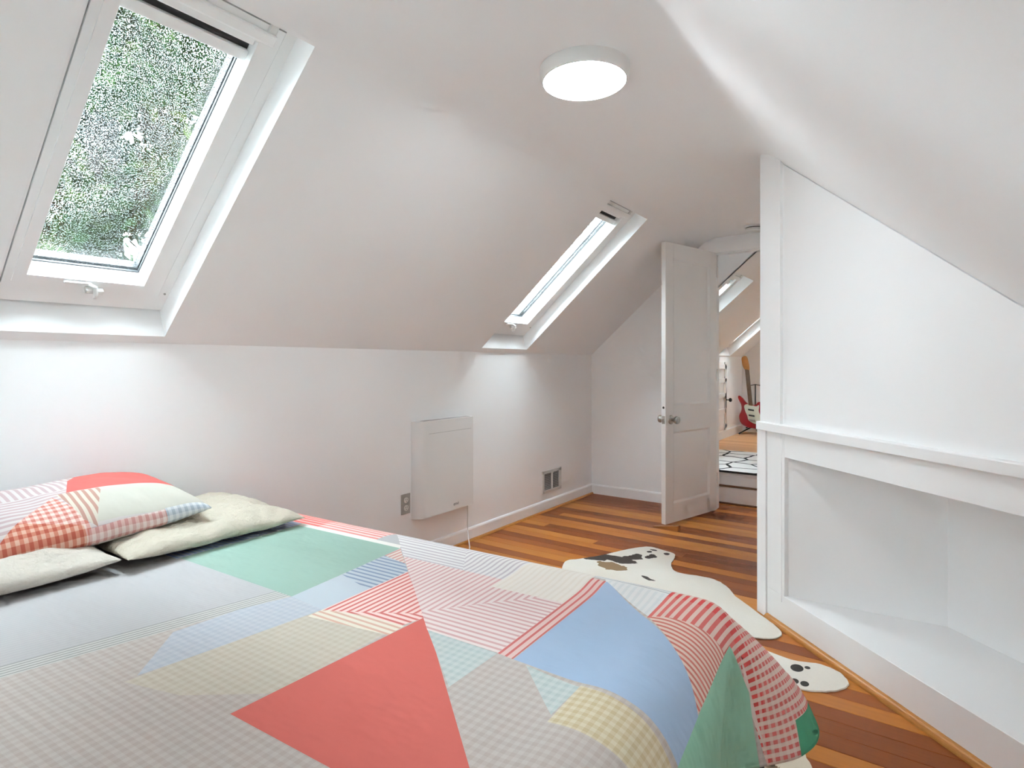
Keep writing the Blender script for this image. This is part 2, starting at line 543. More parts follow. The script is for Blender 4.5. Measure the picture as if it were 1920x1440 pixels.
def skylight(idx, O, s0, s1, y0, y1, label, basis=BASIS_L, blind=0.0):
    """white roof window; local frame: X = along y, Y = up slope, Z = outward"""
    base = slopeP(s0, (y0 + y1) / 2, 0, O, basis)
    root = thing('window_%d' % idx, base, label, 'skylight')
    root['kind'] = 'structure'
    M = frame_M(slopeP(0, 0, 0, O), (0, 1, 0), basis[0], basis[1])
    def ring(name, a0, a1, t0, t1, ia0, ia1, it0, it1, d0, d1, mat, par, bev=0.0):
        b = B()
        b.box((a0, t0, d0), (ia0, t1, d1), bev, M); b.box((ia1, t0, d0), (a1, t1, d1), bev, M)
        b.box((ia0, t0, d0), (ia1, it0, d1), bev, M); b.box((ia0, it1, d0), (ia1, t1, d1), bev, M)
        return b.build(name, mat, par)
    D0 = 0.093
    # reveal lining boards
    def lining(*q):
        b = B(); b.quad(*[M @ Vector(p) for p in q]); bm = b.bm
        o = b.build('reveal_board', M_lining, root)
        return o
    lining((y0, s0, 0), (y1, s0, 0), (y1 - .004, s0 + 0.078, 0.2), (y0 + .004, s0 + 0.078 , 0.2))
    lining((y0, s1, 0), (y1, s1, 0), (y1 - .004, s1 - 0.03, 0.2), (y0 + .004, s1 - 0.03, 0.2))
    lining((y0, s0, 0), (y0, s1, 0), (y0 + .004, s1, 0.2), (y0 + .004, s0, 0.2))
    lining((y1, s0, 0), (y1, s1, 0), (y1 - .004, s1, 0.2), (y1 - .004, s0, 0.2))
    fa0, fa1, ft0, ft1 = y0 + 0.002, y1 - 0.002, s0 + 0.05, s1 - 0.012
    sa0, sa1, st0, st1 = y0 + 0.040, y1 - 0.040, s0 + 0.124, s1 - 0.030
    ring('outer_frame', fa0, fa1, ft0, ft1, sa0 - .003, sa1 + .003, st0 - .003, st1 + .003, D0, 0.21, M_sash, root)
    ia0, ia1, it0, it1 = y0 + 0.092, y1 - 0.100, s0 + 0.170, s1 - 0.085
    sash = ring('sash', sa0, sa1, st0, st1, ia0, ia1, it0, it1, D0 - 0.004, 0.158, M_sash, root, 0.0)
    ring('sash_lip', sa0 + .022, sa1 - .022, st0 + .016, st1 - .02, ia0 + .003, ia1 - .003, it0 + .003, it1 - .003, D0 - 0.009, D0 - 0.003, M_sash, sash)
    ring('gasket', ia0 - .006, ia1 + .006, it0 - .006, it1 + .006, ia0 + .0035, ia1 - .0035, it0 + .004, it1 - .004, 0.158, 0.166, M_rubber, sash)
    B().box((ia0 - .01, it0 - .01, 0.166), (ia1 + .01, it1 + .01, 0.186), 0, M).build('pane', M_glass, root)
    ring('cladding', fa0, fa1, ft0, ft1, ia0 - .004, ia1 + .004, it0 - .004, it1 + .004, 0.19, 0.225, M_rubber, root)
    # blind parked at the top of the sash
    bl = it1 - 0.012
    bd = blind * (it1 - it0)
    cassette = B().box((ia0 + .004, bl - 0.012, D0 + 0.005), (ia1 - .004, bl + 0.03, 0.15), 0.004, M).build('blind_cassette', M_sash, root)
    B().box((ia0 + .004, bl - 0.036 - bd, D0 + 0.03), (ia1 - .004, bl - 0.012, 0.14), 0.0, M).build('blind_cloth', M_shade if blind == 0 else M_lining, cassette)
    B().box((ia0 + .004, bl - 0.068 - bd, D0 + 0.012), (ia1 - .004, bl - 0.036 - bd, 0.148), 0.003, M).build('blind_bottom_bar', M_sash, cassette)
    # control bar across the top
    yb0, yb1 = y0 + 0.06, y1 - 0.062
    B().box((yb0, st1 - 0.052, D0 - 0.022), (yb1, st1 - 0.018, D0 - 0.004), 0.006, M).build('control_bar', M_sash, root)
    for a in (yb0, yb1 - 0.03):
        B().box((a, st1 - 0.04, D0 - 0.012), (a + 0.026, st1 + 0.02, D0 - 0.002), 0.004, M).build('bar_bracket', M_plastic, root)
    # handle at the bottom rail
    yc = (y0 + y1) / 2
    h = B()
    h.box((yc - 0.075, st0 + 0.030, D0 - 0.018), (yc + 0.005, st0 + 0.042, D0 - 0.004), 0.004, M)
    h.tube([M @ Vector(p) for p in ((yc - .005, st0 + .036, D0 - .012), (yc + .014, st0 + .033, D0 - .024), (yc + .018, st0 + .012, D0 - .034), (yc + .02, st0 - .006, D0 - .034))], [.006, .007, .007, .006], 10)
    hd = h.build('handle', M_plastic, root, True)
    B().box((yc - 0.012, st0 + 0.004, D0 - 0.028), (yc + 0.044, st0 + 0.022, D0 - 0.004), 0.005, M).build('handle_base', M_plastic, hd)
    B().lathe([(0.004, 0), (0.004, 0.003)], 10, M @ Matrix.Translation((y1 - 0.018, st0 + 0.012, D0 - 0.003))).build('screw', M_metal, root)
    return root
OM = (XL, 0, ZK)
skylight(1, OM, S_OPEN[0], S_OPEN[1], *SKY[0], 'large rain-spotted skylight above the bed, showing trees')
skylight(2, OM, S_OPEN[0], S_OPEN[1], *SKY[1], 'skylight over the heater seen at a steep angle')


skylight(5, OR_, 0.22, 1.46, *SKY_ADDED[0], 'rear added skylight behind the camera on the right slope, for more daylight', BASIS_R)
skylight(6, OR_, 0.22, 1.46, *SKY_ADDED[1], 'front added skylight behind the camera on the right slope, for more daylight', BASIS_R)

# ------------------------------------------------------------------ diagonal wall with built-in niche on the right
P0 = Vector((-0.598, 2.837, 0))
DA = math.radians(45.5)
DD = Vector((math.sin(DA), -math.cos(DA), 0))       # along the wall towards the camera
DN = Vector((-math.cos(DA), -math.sin(DA), 0))      # out of the wall into the room
MD = frame_M(P0, DD, (0, 0, 1), DN)                 # x = along, y = up, z = into room
def zr(s, off=0.0):                                 # right slope height above point s
    x = P0.x + DD.x * s + DN.x * off
    return min(ZC, ZC - (x - XCR)) + 0.02
S_END = 1.72
ss = [-0.05 + k * (S_END + 0.05) / 24 for k in range(25)]
wr = B().prism([(-0.05, 0.86), (S_END, 0.86)] + [(s, zr(s, -0.05)) for s in reversed(ss)], MD @ Matrix.Translation((0, 0, -0.10)), 0.088).build('wall_right', M_wall)
struct(wr, 'diagonal white wall above the ledge on the right', 'wall')
B().prism([(-0.05, 0.0), (-0.024, 0.0), (-0.024, zr(-0.03)), (-0.05, zr(-.05))], MD @ Matrix.Translation((0, 0, -0.10)), 0.09).build('wall_end', M_wall, wr)
B().prism([(-0.026, 0.875), (0.115, 0.875), (0.115, zr(0.115) - 0.008), (0.06, zr(0.06) - 0.008), (-0.026, min(zr(-0.026), ZC - 0.004))], MD @ Matrix.Translation((0, 0, -0.012)), 0.014).build('corner_board', M_trim, wr)
# passage wall from the diagonal wall to the end wall
b = B().box((-0.56, 2.9, -.02), (-0.46, YB, ZC + .01))
w = b.build('wall_passage', M_wall)
struct(w, 'white wall between the diagonal wall and the doorway', 'wall')

nb = thing('built_in_niche', tuple(P0), 'white built-in open niche with projecting ledge under the diagonal wall', 'built-in shelf')
def dbox(name, s0, s1, z0, z1, o0, o1, mat, par, bev=0.0015):
    return B().box((s0, z0, o0), (s1, z1, o1), bev, MD, 1).build(name, mat, par)
Z_AP0, Z_AP1, Z_LED, Z_BASE = 0.742, 0.845, 0.884, 0.141
dbox('ledge', -0.036, S_END, Z_AP1, Z_LED, -0.10, 0.022, M_trim, nb, 0.003)
dbox('corner_post', -0.054, 0.012, 0.0, Z_AP1, -0.10, 0.004, M_trim, nb)
dbox('stile', 0.018, 0.142, Z_BASE, Z_AP1, -0.02, 0.0, M_trim, nb)
dbox('groove_filler', 0.010, 0.020, 0.0, Z_AP1, -0.03, -0.008, M_trim, nb, 0)
dbox('apron', 0.142, S_END, Z_AP0, Z_AP1, -0.02, 0.0, M_trim, nb)
dbox('bottom_rail', 0.018, S_END, 0.0, Z_BASE, -0.02, 0.0, M_trim, nb)
# niche interior: floor, back along the end-wall direction, then parallel to the front
A_ = P0 + DD * 0.142 - DN * 0.02
B_ = Vector((0.07, A_.y + 0.035, 0))
dep = -(B_ - P0).dot(DN)
E_ = P0 + DD * S_END - DN * dep
F_ = P0 + DD * S_END - DN * 0.02
def niche_wall(name, p, q_, z0, z1):
    b = B().quad((p.x, p.y, z0), (q_.x, q_.y, z0), (q_.x, q_.y, z1), (p.x, p.y, z1))
    return b.build(name, M_trim, nb)
_e = (B_ - A_).normalized()
niche_wall('niche_side', A_ - _e * 0.03, B_ + _e * 0.03, Z_BASE - .03, Z_AP1)
niche_wall('niche_back', B_ - DD * 0.03, E_ + DD * .03, Z_BASE - .03, Z_AP1)
B().quad(*[(p.x, p.y, Z_BASE - 0.0005) for p in (A_ - DD * .08 + DN * .01, B_ - DN * .05 - DD * .1, E_ - DN * .05, F_ + DN * .01)]).build('niche_floor', M_trim, nb)
B().quad(*[(p.x, p.y, Z_AP1 - 0.004) for p in (A_ - DD * .08 + DN * .01, B_ - DN * .05 - DD * .1, E_ - DN * .05, F_ + DN * .01)]).build('niche_top', M_trim, nb)
niche_wall('niche_end', E_, F_, Z_BASE, Z_AP1)
a0 = P0 + DD * 0.022
shoe('trim_2', tuple(a0), tuple(P0 + DD * S_END), tuple(DN), 'orange wood quarter-round along the foot of the niche', 0.022)

# ------------------------------------------------------------------ door
HNG = Vector((-1.322, 4.612, 0.015)); NEAR = Vector((-1.491, 3.974, 0.015))
dv = (NEAR - HNG); DW = dv.length; dv.normalize()
dn = Vector((-dv.y, dv.x, 0))           # towards the right-hand face
if dn.x < 0: dn = -dn
MDR = frame_M(HNG, dv, (0, 0, 1), dn)   # x from hinge to free edge, y up, z towards visible face (face at z=0)
DH = 1.992; TH = 0.035
door = thing('door_1', tuple(HNG), 'open white two-panel door with round nickel knobs', 'door')
door['kind'] = 'structure'
ST = 0.095
rails = [(0.0, 0.135), (0.645, 0.835), (1.885, DH)]
b = B()
b.box((0, 0, -TH), (ST, DH, 0), 0.001, MDR, 1); b.box((DW - ST, 0, -TH), (DW, DH, 0), 0.001, MDR, 1)
b.build('stiles', M_door, door)
b = B()
for z0, z1 in rails: b.box((ST, z0, -TH), (DW - ST, z1, 0), 0.0, MDR)
b.build('rails', M_door, door)
for z0, z1 in ((rails[0][1], rails[1][0]), (rails[1][1], rails[2][0])):
    p = B().box((ST, z0, -TH + .012), (DW - ST, z1, -.012), 0, MDR).build('panel', M_door, door)
    m = B()
    for q in ((ST, z0, 0), (ST, z1, 1)):
        pass
    w_ = 0.014
    x0, x1 = ST, DW - ST
    A = [(x0, z0, 0), (x1, z0, 0), (x1, z1, 0), (x0, z1, 0)]
    I = [(x0 + w_, z0 + w_, -.012), (x1 - w_, z0 + w_, -.012), (x1 - w_, z1 - w_, -.012), (x0 + w_, z1 - w_, -.012)]
    for k in range(4):
        m.quad(*[MDR @ Vector(v) for v in (A[k], A[(k + 1) % 4], I[(k + 1) % 4], I[k])])
    m.build('panel_moulding', M_door, p)
KX, KZ = DW - 0.062, 0.735
for sgn, z0 in ((1, 0.0), (-1, -TH)):
    Mk = MDR @ Matrix.Translation((KX, KZ, z0)) @ (Matrix.Identity(4) if sgn > 0 else Matrix.Rotation(math.pi, 4, 'X'))
    k = B().lathe([(0.012, 0.004), (0.011, 0.022), (0.016, 0.03), (0.026, 0.042), (0.028, 0.052), (0.026, 0.06), (0.014, 0.064), (0.002, 0.065)], 28, Mk).build('knob', M_metal, door, True)
    B().lathe([(0.033, 0.0), (0.033, 0.004), (0.03, 0.008), (0.012, 0.009)], 28, Mk).build('rosette', M_metal, k, True)
lp = B().box((DW - 0.0005, KZ - 0.028, -TH + .006), (DW + 0.0015, KZ + 0.028, -.006), 0.0005, MDR).build('latch_plate', M_metal, door)
B().box((DW + 0.001, KZ - 0.009, -TH + .011), (DW + 0.009, KZ + 0.009, -.011), 0.002, MDR).build('latch_bolt', M_metal, lp)
B().lathe([(0.0085, 0), (0.0085, 0.0012)], 18, MDR @ Matrix.Translation((DW, KZ + 0.087, -TH / 2)) @ Matrix.Rotation(math.pi / 2, 4, 'Y')).build('bore_hole', M_dark, door)
for hz in (0.2, 1.0, 1.8):
    B().lathe([(0.006, 0), (0.006, 0.09)], 12, MDR @ Matrix.Translation((-0.006, hz, 0.004)) @ Matrix.Rotation(-math.pi / 2, 4, 'X')).build('hinge', M_door, door)
# small wooden wedge under the free edge
wc = NEAR + dn * 0.03
wg = B()
Mw = frame_M((-1.46, 3.935, 0.0), (0.98, -0.05, 0), (0.05, 0.98, 0), (0, 0, 1))
wg.prism([(-0.10, 0.0), (0.08, 0.0), (0.08, 0.034), (0.074, 0.034), (-0.10, 0.004)], frame_M((-1.46, 3.955, 0.0), (0.998, -0.05, 0), (0, 0, 1), (0.05, 0.998, 0)), -0.04)
wd = wg.build('door_wedge', wood_mat('wedge_wood', [(0, srgb(176, 112, 60)), (1, srgb(184, 120, 66))]))
tag(wd, 'small wooden wedge on the floor under the open door', 'door stop')

# ------------------------------------------------------------------ far room beyond the doorway
XF, YF, ZF, ZKF = -1.952, 7.936, 0.265, 1.235
OF = (XF, 0, ZKF)
YS = 4.925
def farfloor():
    t = NT('far_fir_floor')
    co = t.obj_coord()
    sx = t.n('ShaderNodeSeparateXYZ'); t.l(co, sx.inputs[0])
    row = t.math('FLOOR', t.math('DIVIDE', sx.outputs[1], 0.0805))
    wn = t.n('ShaderNodeTexWhiteNoise', noise_dimensions='1D'); t.l(row, wn.inputs['W'])
    c = t.ramp(wn.outputs['Value'], [(0, srgb(196, 138, 88)), (0.5, srgb(208, 152, 100)), (1, srgb(222, 172, 122))])
    fr = t.math('FRACT', t.math('DIVIDE', sx.outputs[1], 0.0805))
    line = t.math('LESS_THAN', fr, 0.05)
    c = t.mix(line, c, srgb(120, 74, 40))
    t.l(c, t.b.inputs['Base Color']); t.b.inputs['Roughness'].default_value = 0.35
    return t.m
w = thick('floor_far', (XF - .1, YS + 0.02, ZF - 0.05), (2.6, YF + .1, ZF), farfloor())
struct(w, 'raised orange plank floor of the next room', 'floor')
thick('landing_edge', (0.70, YB + WT, -0.06), (2.7, YS + 0.03, ZF - .01), M_trim, w)
w = thick('wall_far_partition', (DX1 + 0.01, YB + WT + .003, 0.0), (2.7, YB + WT + .05, 2.6))
struct(w, 'white wall beside the doorway on the side of the next room', 'wall')
w = thick('wall_far_left', (XF - WT, YB + WT, 0.0), (XF, YF + .1, ZKF))
struct(w, 'white knee wall in the next room, seen through the doorway', 'wall')
w = thick('wall_far_end', (XF - .1, YF, 0.0), (2.7, YF + WT, 2.9))
struct(w, 'white end wall of the next room behind the guitar', 'wall')
b = B()
for lo, hi in (((1.2, YB + WT, 0.0), (1.3, 7.05, 2.9)), ((1.2, 7.55, 0.0), (1.3, YF + .1, 2.9)), ((1.2, 7.05, 0.0), (1.3, 7.55, 1.2)), ((1.2, 7.05, 1.65), (1.3, 7.55, 2.9))):
    b.box(lo, hi)
w = b.build('wall_far_right', M_wall)
fw = thing('window_7', (1.25, 7.3, 1.2), 'small unseen window added in the right-hand wall to brighten the next room', 'window')  # hidden opening added so daylight brightens the far room
fw['kind'] = 'structure'
b = B()
for lo, hi in (((1.21, 7.05, 1.2), (1.29, 7.55, 1.24)), ((1.21, 7.05, 1.61), (1.29, 7.55, 1.65)), ((1.21, 7.05, 1.24), (1.29, 7.09, 1.61)), ((1.21, 7.51, 1.24), (1.29, 7.55, 1.61))):
    b.box(lo, hi)
b.build('window_frame', M_sash, fw)
B().box((1.245, 7.09, 1.24), (1.255, 7.51, 1.61)).build('pane', M_glass, fw)
struct(w, 'white right-hand wall of the next room', 'wall')
FH = [(0.0, 1.0, 4.87, 5.405), (0.0, 1.0, 6.803, 7.338)]
w = slope_panel('wall_far_slope', OF, -0.02, 1.42, YB + WT - .018, YF + .1, [(0.012, 0.965, h[2], h[3]) for h in FH], M_wall)
struct(w, 'sloping white ceiling of the next room', 'ceiling')
zt = slopeP(1.42, 0, 0, OF)
w = thick('ceiling_far', (zt.x - 0.05, YB + WT, zt.z - 0.005), (2.7, YF + .1, zt.z + 0.1))
struct(w, 'flat white ceiling of the next room', 'ceiling')
_zl = lambda x: ZKF + (x - XF) * math.tan(PITCH) - 0.014
w = B().prism([(XF - .05, _zl(XF - .05)), (0.9, _zl(0.9)), (0.9, 3.7), (XF - .05, 3.7)], frame_M((0, YB + WT - .035, 0), (1, 0, 0), (0, 0, 1), (0, 1, 0)), 0.02).build('wall_far_near', M_wall)
struct(w, 'white wall above the doorway on the side of the next room', 'wall')
skylight(3, OF, 0.012, 0.965, FH[0][2], FH[0][3], 'nearer skylight of the next room, seen above the guitar')
skylight(4, OF, 0.012, 0.965, FH[1][2], FH[1][3], 'farther skylight of the next room, above the guitar')
baseboard('baseboard_far_left', (XF, YS + 0.02, ZF), (XF, YF, ZF), (1, 0, 0), 0.10, 0.014, 'white baseboard on the left in the next room')
baseboard('baseboard_far_end', (XF, YF, ZF), (0.8, YF, ZF), (0, -1, 0), 0.10, 0.014, 'white baseboard behind the guitar')
# steps
stp = thing('steps', (-1.0, YS, 0), 'two white step risers up to the next room', 'steps')
stp['kind'] = 'structure'
B().box((XF, YS, 0), (0.8, YS + 0.03, 0.138)).build('riser', M_trim, stp)
B().box((XF, YS - 0.008, 0.138), (0.8, YS + 0.05, 0.152), 0.003).build('tread', M_brown, stp)
B().box((XF, YS + 0.012, 0.152), (0.8, YS + 0.04, ZF - 0.035)).build('riser', M_trim, stp)
B().box((XF, YS - 0.004, ZF - 0.035), (0.8, YS + 0.06, ZF + 0.0005), 0.004).build('nosing', M_trim, stp)
B().box((XF, YS - 0.014, 0.0), (0.8, YS, 0.012), 0.002).build('shoe_strip', M_brown, stp)
# small panelled access door in the knee wall
ad = thing('door_2', (XF, 6.9, ZF), 'small white panelled door with dark knob in the next room', 'door')
ad['kind'] = 'structure'
ya, yb_ = 6.52, 7.14
B().box((XF, ya, ZF + .1), (XF + .012, yb_, ZF + .90), 0.001).build('slab', M_door, ad)
for z in (0.12, 0.30, 0.48, 0.66, 0.84 - .02):
    B().box((XF + .012, ya, ZF + z), (XF + .024, yb_, ZF + z + .055), 0.002).build('rail', M_door, ad)
for yy in (ya, yb_ - .07):
    B().box((XF + .012, yy, ZF + .1), (XF + .024, yy + .07, ZF + .90), 0.002).build('stile', M_door, ad)
kp = B().box((XF + .024, yb_ - .05, ZF + .36), (XF + .028, yb_ - .02, ZF + .49), 0.001).build('lock_plate', M_stand, ad)
B().lathe([(0.006, 0), (0.006, 0.03), (0.022, 0.04), (0.024, 0.055), (0.012, 0.066)], 20, frame_M((XF + .026, yb_ - .035, ZF + .455), (0, 1, 0), (0, 0, 1), (1, 0, 0))).build('knob', M_stand, ad, True)

# patterned runner at the top of the steps
def runner_mat():
    t = NT('black_white_runner')
    co = t.obj_coord()
    nz = t.n('ShaderNodeTexNoise'); nz.inputs['Scale'].default_value = 3.0
    t.l(co, nz.inputs['Vector'])
    ad_ = t.n('ShaderNodeMix', data_type='VECTOR'); ad_.inputs[0].default_value = 0.12
    t.l(co, ad_.inputs[4]); t.l(nz.outputs['Color'], ad_.inputs[5])
    v = t.n('ShaderNodeTexVoronoi', feature='DISTANCE_TO_EDGE'); v.inputs['Scale'].default_value = 4.6; v.inputs['Randomness'].default_value = 0.75
    t.l(ad_.outputs[1], v.inputs['Vector'])
    ln = t.math('LESS_THAN', v.outputs['Distance'], 0.045)
    t.l(t.mix(ln, srgb(232, 230, 228), srgb(26, 26, 28)), t.b.inputs['Base Color'])
    t.b.inputs['Roughness'].default_value = 0.95
    return t.m
rn = B().box((-1.80, YS - 0.02, ZF), (-0.70, 6.07, ZF + 0.010), 0.002).build('runner_rug', runner_mat())
tag(rn, 'white rug with irregular black line pattern at the top of the steps', 'rug')
B().box((-1.80, YS - 0.026, ZF - 0.006), (-0.70, YS - 0.0195, ZF + 0.0102), 0.001).build('binding', M_stand, rn)

# guitar on a stand
gy = 7.70
g = thing('electric_guitar', (-1.76, gy, ZF), 'red electric guitar with pale pickguard leaning on a black stand', 'guitar')
lean = math.radians(-7)
Mg = frame_M((-1.74, gy - 0.05, ZF + 0.09), (math.cos(lean), 0, math.sin(lean) * -1 * -1), (math.sin(-lean) * -1, 0.10, math.cos(lean)), (0, -1, 0.10))
def smooth_poly(pts, n=6):
    out = []
    N_ = len(pts)
    for i in range(N_):
        p0, p1, p2, p3 = [Vector(pts[(i + k - 1) % N_]) for k in range(4)]
        for k in range(n):
            t_ = k / n
            out.append(tuple(0.5 * ((2 * p1) + (p2 - p0) * t_ + (2 * p0 - 5 * p1 + 4 * p2 - p3) * t_ ** 2 + (3 * p1 - p0 - 3 * p2 + p3) * t_ ** 3)))
    return out
body = smooth_poly([(0.0, -0.01), (0.11, 0.0), (0.165, 0.07), (0.15, 0.16), (0.115, 0.22), (0.13, 0.30), (0.12, 0.335), (0.085, 0.32), (0.05, 0.285), (-0.035, 0.29), (-0.09, 0.35), (-0.13, 0.375), (-0.145, 0.34), (-0.115, 0.26), (-0.12, 0.19), (-0.155, 0.11), (-0.14, 0.03), (-0.08, -0.005)])
B().prism(body, Mg, 0.04).build('body', M_red, g)
pg = smooth_poly([(0.03, 0.05), (0.10, 0.07), (0.115, 0.13), (0.09, 0.21), (0.10, 0.29), (0.06, 0.27), (-0.02, 0.285), (-0.075, 0.26), (-0.075, 0.20), (-0.055, 0.14), (-0.04, 0.08)])
gp = B().prism(pg, Mg @ Matrix.Translation((0, 0, 0.0402)), 0.003).build('pickguard', M_pick, g)
for yy in (0.135, 0.205):
    B().box((-0.035, yy, 0.0432), (0.035, yy + .02, 0.049), 0.002, Mg).build('pickup', M_stand, gp)
B().box((-0.035, 0.075, 0.0432), (0.035, 0.10, 0.053), 0.003, Mg).build('bridge', M_metal, gp)
B().lathe([(0.01, 0), (0.009, 0.014)], 14, Mg @ Matrix.Translation((0.09, 0.075, 0.043))).build('control_knob', M_stand, gp)
B().box((-0.024, 0.27, 0.028), (0.024, 0.72, 0.05), 0.004, Mg).build('neck', M_neck, g)
hs = smooth_poly([(-0.022, 0.715), (0.022, 0.715), (0.03, 0.76), (0.025, 0.83), (0.012, 0.885), (-0.018, 0.89), (-0.05, 0.86), (-0.052, 0.79), (-0.042, 0.74)], 4)
B().prism(hs, Mg @ Matrix.Translation((0, 0, 0.026)), 0.014).build('headstock', M_maple, g)
gs = thing('guitar_stand', (-1.74, gy + 0.02, ZF), 'black metal stand holding the red guitar', 'stand')
bx, by = -1.745, gy + 0.06
B().tube([(bx, by, ZF + .1), (bx - 0.01, by + .04, ZF + .62)], 0.008).build('upright', M_stand, gs)
for dx_, dy_ in ((-0.16, -0.16), (0.18, -0.14), (0.0, 0.12)):
    B().tube([(bx, by, ZF + .11), (bx + dx_ * .5, by + dy_ * .5, ZF + .06), (bx + dx_, by + dy_, ZF + .008)], 0.008).build('leg', M_stand, gs)
B().tube([(bx - 0.06, by - .06, ZF + .60), (bx - .05, by + .0, ZF + .61), (bx - .01, by + .04, ZF + .62), (bx + .06, by, ZF + .61), (bx + .09, by - .06, ZF + .625)], 0.006).build('yoke', M_stand, gs)
B().tube([(bx - 0.08, by - .13, ZF + .085), (bx - .08, by, ZF + .085), (bx + .08, by, ZF + .085), (bx + .08, by - .13, ZF + .085)], 0.007).build('cradle', M_stand, gs)

# ------------------------------------------------------------------ fittings on the left wall
ht = thing('wall_heater', (XL, 2.65, 0.25), 'white flat wall panel heater with rounded left edge', 'heater')
hy0, hy1, hz0, hz1 = 2.412, 2.912, 0.252, 0.812
def heater_plan(x0, dep_, r):
    p = [(hy0, 0.0)]
    for k in range(9):
        a = math.pi - k * math.pi / 16
        p.append((hy0 + r + r * math.cos(a), dep_ - r + r * math.sin(a)))
    for k in range(9):
        a = math.pi / 2 - k * math.pi / 16
        p.append((hy1 - r * .3 + r * .3 * math.cos(a), dep_ - r * .3 + r * .3 * math.sin(a)))
    p.append((hy1, 0.0))
    return p
Mh = frame_M((XL, 0, hz0), (0, 1, 0), (1, 0, 0), (0, 0, 1))
hb = B().prism(heater_plan(0, 0.062, 0.055), Mh, hz1 - hz0).build('panel', M_heater, ht, True)
B().box((XL + .012, hy0 + .06, hz1 - 0.002), (XL + .045, hy1 - .02, hz1 + .001)).build('top_slot', M_louver, hb)
B().box((XL + .0618, hy0 + .08, hz1 - .075), (XL + .0624, hy1 - .03, hz1 - .0735)).build('seam', M_louver, hb)
B().lathe([(0.006, 0), (0.006, 0.004)], 12, frame_M((XL + .035, hy1, hz1 - .085), (1, 0, 0), (0, 0, 1), (0, 1, 0))).build('switch', M_louver, ht)
def text_part(txt, size, M, mat, parent, name):
    cu = bpy.data.curves.new(name, 'FONT'); cu.body = txt; cu.size = size; cu.extrude = 0.0003
    cu.align_x = 'CENTER'
    to = bpy.data.objects.new(name, cu); COL.objects.link(to)
    dg = bpy.context.evaluated_depsgraph_get(); me = to.evaluated_get(dg).to_mesh()
    V_ = [M @ v.co for v in me.vertices]; F_f = [list(p.vertices) for p in me.polygons]
    V_ = [tuple(v) for v in V_]
    bpy.data.objects.remove(to); bpy.data.curves.remove(cu)
    return mesh_obj(name, V_, F_f, mat, parent)
text_part('envi', 0.030, frame_M((XL + .0625, 2.735, hz0 + .026), (0, 1, 0), (0, 0, 1), (1, 0, 0)), M_logo, ht, 'logo')
cd = B().tube([(XL + .03, 2.885, hz0 + .02), (XL + .028, 2.888, 0.18), (XL + .024, 2.89, 0.115), (XL + .032, 2.885, 0.07), (XL + .06, 2.86, 0.03), (XL + .10, 2.82, 0.006), (XL + .16, 2.74, 0.004), (XL + .22, 2.60, 0.004), (XL + .26, 2.42, 0.004)], 0.0035, 8).build('power_cord', M_plastic, None, True)
tag(cd, 'thin white power cord hanging from the wall heater to the floor', 'cord')

ol = thing('wall_outlet', (XL, 2.365, 0.293), 'grey outlet plate with two ivory sockets beside the heater', 'outlet')
pl = B().box((XL, 2.330, 0.291), (XL + .006, 2.400, 0.405), 0.002).build('plate', M_plate, ol)
for zc in (0.326, 0.370):
    s_ = B().lathe([(0.017, 0), (0.017, 0.003), (0.015, 0.004)], 24, frame_M((XL + .0055, 2.365, zc), (0, 1, 0), (0, 0, 1), (1, 0, 0))).build('socket', M_ivory, ol)
    for dy_ in (-.006, .006):
        B().box((XL + .0092, 2.365 + dy_ - .001, zc + .0), (XL + .0100, 2.365 + dy_ + .001, zc + .008)).build('slot', M_dark, s_)
    B().lathe([(0.0022, 0), (0.0022, .0008)], 10, frame_M((XL + .0093, 2.365, zc - .008), (0, 1, 0), (0, 0, 1), (1, 0, 0))).build('slot', M_dark, s_)
B().lathe([(0.003, 0), (0.003, .001)], 10, frame_M((XL + .006, 2.365, 0.348), (0, 1, 0), (0, 0, 1), (1, 0, 0))).build('screw', M_metal, ol)

vt = thing('floor_vent', (XL, 3.955, 0.135), 'white wall register with two grey louvred panels near the floor', 'vent')
vy0, vy1, vz0, vz1 = 3.812, 4.098, 0.138, 0.312
b = B()
for lo, hi in (((XL, vy0, vz0), (XL + .01, vy1, vz0 + .024)), ((XL, vy0, vz1 - .024), (XL + .01, vy1, vz1)), ((XL, vy0, vz0), (XL + .01, vy0 + .028, vz1)), ((XL, vy1 - .036, vz0), (XL + .01, vy1, vz1)), ((XL, 3.945, vz0), (XL + .01, 3.965, vz1))):
    b.box(lo, hi, 0.002)
b.build('grille_frame', M_plastic, vt)
b = B().box((XL + .0005, vy0 + .02, vz0 + .02), (XL + .002, vy1 - .02, vz1 - .02)).build('dark_back', M_dark, vt)
for ya_, yb2 in ((vy0 + .028, 3.945), (3.965, vy1 - .036)):
    for k in range(9):
        z = vz0 + .030 + k * .0135
        B().quad((XL + .002, ya_, z + .008), (XL + .002, yb2, z + .008), (XL + .008, yb2, z), (XL + .008, ya_, z)).build('louvre', M_louver, vt)
B().box((XL + .01, 3.951, vz1 - .03), (XL + .018, 3.959, vz1 - .005), .002).build('lever', M_plastic, vt)

